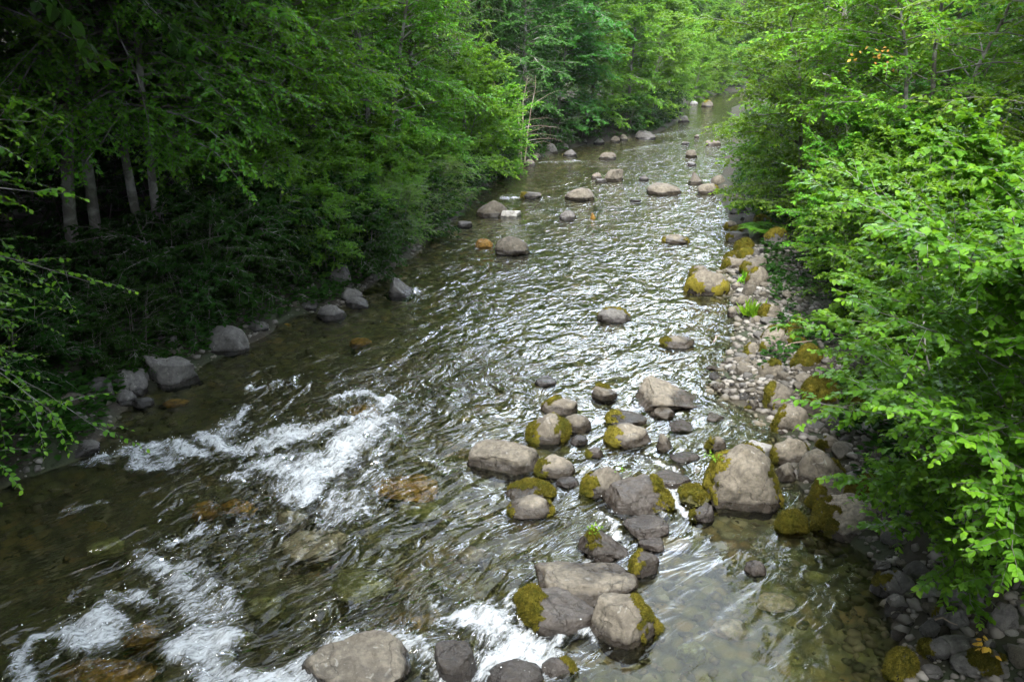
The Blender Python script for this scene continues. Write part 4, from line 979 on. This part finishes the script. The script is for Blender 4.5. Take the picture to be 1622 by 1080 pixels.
# hill beyond the bend
hx = np.random.default_rng(5)
for i in range(110):
    y = 92+hx.random()*75; x = -6+hx.random()*58+(y-92)*.25
    if leftX(y)-2 < x < rightX(y)+2: continue
    k = ['far_alder', 'far_bright', 'far_alder', 'far_bright', 'conifer_b'][i % 5]
    place(k, x, y, 'conifer among the hazy trees on the hillside beyond the bend' if 'conifer' in k else 'pale green leafy tree on the hazy hillside beyond the bend', 'tree',
          'conifers of the far hillside' if 'conifer' in k else GH, hx.uniform(0, 6.28), hx.uniform(.75, 1.0))

# ------------------------------------------------------------------ low growth and small things
def undergrowth():
    rg = np.random.default_rng(77); n = 16000
    y = 7+60*rg.random(n)**1.6; left = rg.random(n) < .6
    x = np.where(left, leftX(y)-.25-7*rg.random(n)**1.5, rightX(y)+.9+6*rg.random(n)**1.2)
    k = fbm(np.c_[x*.6, y*.6, 0*x], 2, 91) > np.where(left, -9, -.3); x, y = x[k], y[k]; n = len(x)
    m = 7; a = rg.uniform(0, 6.28, (n, m)); h = rg.uniform(.02, .35, (n, 1))*rg.random((n, m))
    pos = np.stack([x[:, None]+.12*np.cos(a), y[:, None]+.12*np.sin(a), ground_z(x, y)[:, None]+h], -1).reshape(-1, 3)
    ax = np.stack([np.cos(a), np.sin(a), rg.uniform(-.2, .5, (n, m))], -1).reshape(-1, 3)
    nr = np.array([0, 0, 1.])+rg.normal(size=ax.shape)*.3
    tag(link('undergrowth', leaves_mesh('undergrowth', pos, ax, nr, rg.uniform(.07, .18, len(pos)), .4*rg.random(len(pos)), 1, LEAF_SHADE)), 'low leafy undergrowth on the forest floor', None, None, 'stuff')
undergrowth()
def blades(name, px, py, n, h, spread, mat, label, cat, z=None, lod=2, wide=1.0):
    rg = np.random.default_rng(int(px)); p = on_ground(px, py)[0] if z is None else np.array(z)
    a = rg.uniform(0, 6.28, n); e = rg.uniform(.5, 1.4, n)
    ax = np.stack([np.cos(a)*np.cos(e), np.sin(a)*np.cos(e), np.sin(e)], -1)
    b = np.stack([rg.normal(size=n)*spread, rg.normal(size=n)*spread, 0*a], -1)+(rg.random((n, 1))**2*h*.6)*ax*(lod == 1)
    o = link(name, leaves_mesh(name, b, ax if lod == 2 else np.stack([np.cos(a), np.sin(a), .3+0*a], -1), norm(rg.normal(size=(n, 3))+np.array([0, 0, 1.])), h*rg.uniform(.5, 1.1, n)*wide, rg.random(n)*.6, lod, mat))
    o.location = p; tag(o, label, cat); return o
blades('grass_tuft', 1190, 500, 90, .42, .09, LEAF_YEL, 'bright green grass tuft between pale shore stones', 'grass')
blades('grass_tuft', 1182, 448, 60, .36, .09, LEAF_YEL, 'bright green tuft at the left foot of the domed mossy boulder', 'grass')
def rock_top(key):
    o = next(r for r in ROCKS if key in r['label']); n = len(o.data.vertices); c = np.empty(n*3, np.float32); o.data.vertices.foreach_get('co', c)
    c = c.reshape(-1, 3); return c[c[:, 2].argmax()]+np.array(o.location)
blades('weed_sprig', 932, 845, 34, .13, .05, LEAF_YEL, 'sprig of bright weeds rooted on the dark wet wedge', 'plant', rock_top('dark wet wedge with'), 1, .35)  # loose weed sprigs, here and on the next rocks, not a bush
blades('weed_sprig', 1145, 760, 34, .12, .07, LEAF_YEL, 'weeds along the left shoulder of the largest mossy sided boulder', 'plant', rock_top('largest mossy sided')+np.array([-.38, -.05, -.14]), 1, .35)
blades('weed_sprig', 975, 760, 20, .10, .05, LEAF_YEL, 'few pale weeds in the crack behind the dark wet block', 'plant', rock_top('behind the dark wet block')+np.array([.2, -.05, -.03]), 1, .3)
def fern(px, py, R, label):
    rg = np.random.default_rng(int(px)); P, X, Nn, Z = [], [], [], []
    for k in range(12):
        a = k*.53+rg.normal()*.2; q = np.linspace(.1, 1, 22); d = np.array([math.cos(a), math.sin(a), 0])
        c = d*(R*q)[:, None]+np.array([0, 0, 1.])*(R*(1.0*q-.85*q**2))[:, None]
        sd_ = np.cross(d, [0, 0, 1.])
        for sg in (1, -1):
            P.append(c); X.append(np.repeat((sd_*sg+d*.5)[None], 22, 0)); Nn.append(np.repeat(np.array([[0, 0, 1.]]), 22, 0)+rg.normal(size=(22, 3))*.15); Z.append(R*.32*np.sin(np.pi*np.clip(q*.9+.08, 0, 1))+.02)
    P, X, Nn, Z = map(np.concatenate, (P, X, Nn, Z))
    o = link('fern', leaves_mesh('fern', P, X, Nn, Z, .3*np.ones(len(P)), 2, LEAF)); o.location = on_ground(px, py)[0]; tag(o, label, 'fern')
fern(1212, 372, .9, 'green fern in the hollow under the overhanging alder')
fern(1335, 520, .7, 'fern at the foot of the shrub beside the mossy mound rock')
def stick(a, b, r, label):
    p, q = on_ground(*a)[0], on_ground(*b)[0]; p[2] += .10; q[2] += .16
    s_ = np.linspace(0, 1, 7)[:, None]; l = p+(q-p)*s_; l[:, 2] += .04*np.sin(s_[:, 0]*5); l[:, 0] += .02*np.sin(s_[:, 0]*9)
    v, f = tubes(l[None], (r*(1-.6*s_[:, 0]))[None], 6); c = v.mean(0)
    o = link('driftwood_stick', mesh_np('driftwood_stick', v-c, f, TWIG, True)); o.location = c; tag(o, label, 'stick')
stick((1228, 563), (1292, 546), .018, 'bleached stick lying across the gravel below the moss blanketed boulder')
stick((1130, 548), (1138, 538), .02, 'short pale stick at the water edge near the gravel bar')
stick((1478, 993), (1512, 1004), .012, 'thin straw coloured stick in the shaded corner of the shore')
stick((1358, 785), (1382, 812), .012, 'curved pale twig above the flat tan slab')
from mathutils import Matrix
def dead(parent, p, n, sp, size, label):
    rg = np.random.default_rng(n+3); a = rg.uniform(0, 6.28, n); ax = np.stack([np.cos(a), np.sin(a), -1+rg.random(n)], -1)
    me = leaves_mesh('withered_leaves', rg.normal(size=(n, 3))*sp, ax, rg.normal(size=(n, 3))+np.array([0, -.6, .6]), size*rg.uniform(.7, 1.2, n), rg.random(n), 1, DEADLEAF)
    o = link('withered_leaves', me, parent)
    o.matrix_parent_inverse = Matrix.LocRotScale(parent.location, parent.rotation_euler, parent.scale).inverted(); o.location = p; o['label'] = label
by = {o['label']: o for o in C.objects if 'label' in o.keys()}
dead(by['large leaved alder shrub closest to the camera, filling the lower right'], at(1556, 1015, .9)[0], 14, .04, .07, 'clump of yellow withered leaves')
tr = by['alder with a few orange dead leaves and a visible thin trunk']
for px, py, n in ((1396, 96, 12), (1366, 84, 5), (1410, 90, 7), (1342, 102, 3)):
    u, v = (px-811)/FPX, (540-py)/FPX; d = np.array([u, cT+sT*v, -sT+cT*v])
    dead(tr, np.array([0, 0, HCAM])+d*15.7, n, .13, .085, 'withered orange leaves')

# ------------------------------------------------------------------ a little moist air over the valley
hv = [(x, y, z) for z in (-3, 62) for y in (-60, 360) for x in (-190, 210)]
hm = M('moist_air'); hm.n.remove(hm.b); pv = hm.node('ShaderNodeVolumePrincipled', Density=.0002); pv.inputs['Color'].default_value = (.93, .96, 1, 1); pv.inputs['Anisotropy'].default_value = .3
hm.l(pv.outputs[0], hm.out.inputs['Volume'])
tag(link('haze', mesh_np('haze', np.array(hv), np.array([(0, 2, 3, 1), (4, 5, 7, 6), (0, 1, 5, 4), (2, 6, 7, 3), (0, 4, 6, 2), (1, 3, 7, 5)]), hm.m)), kind='stuff')
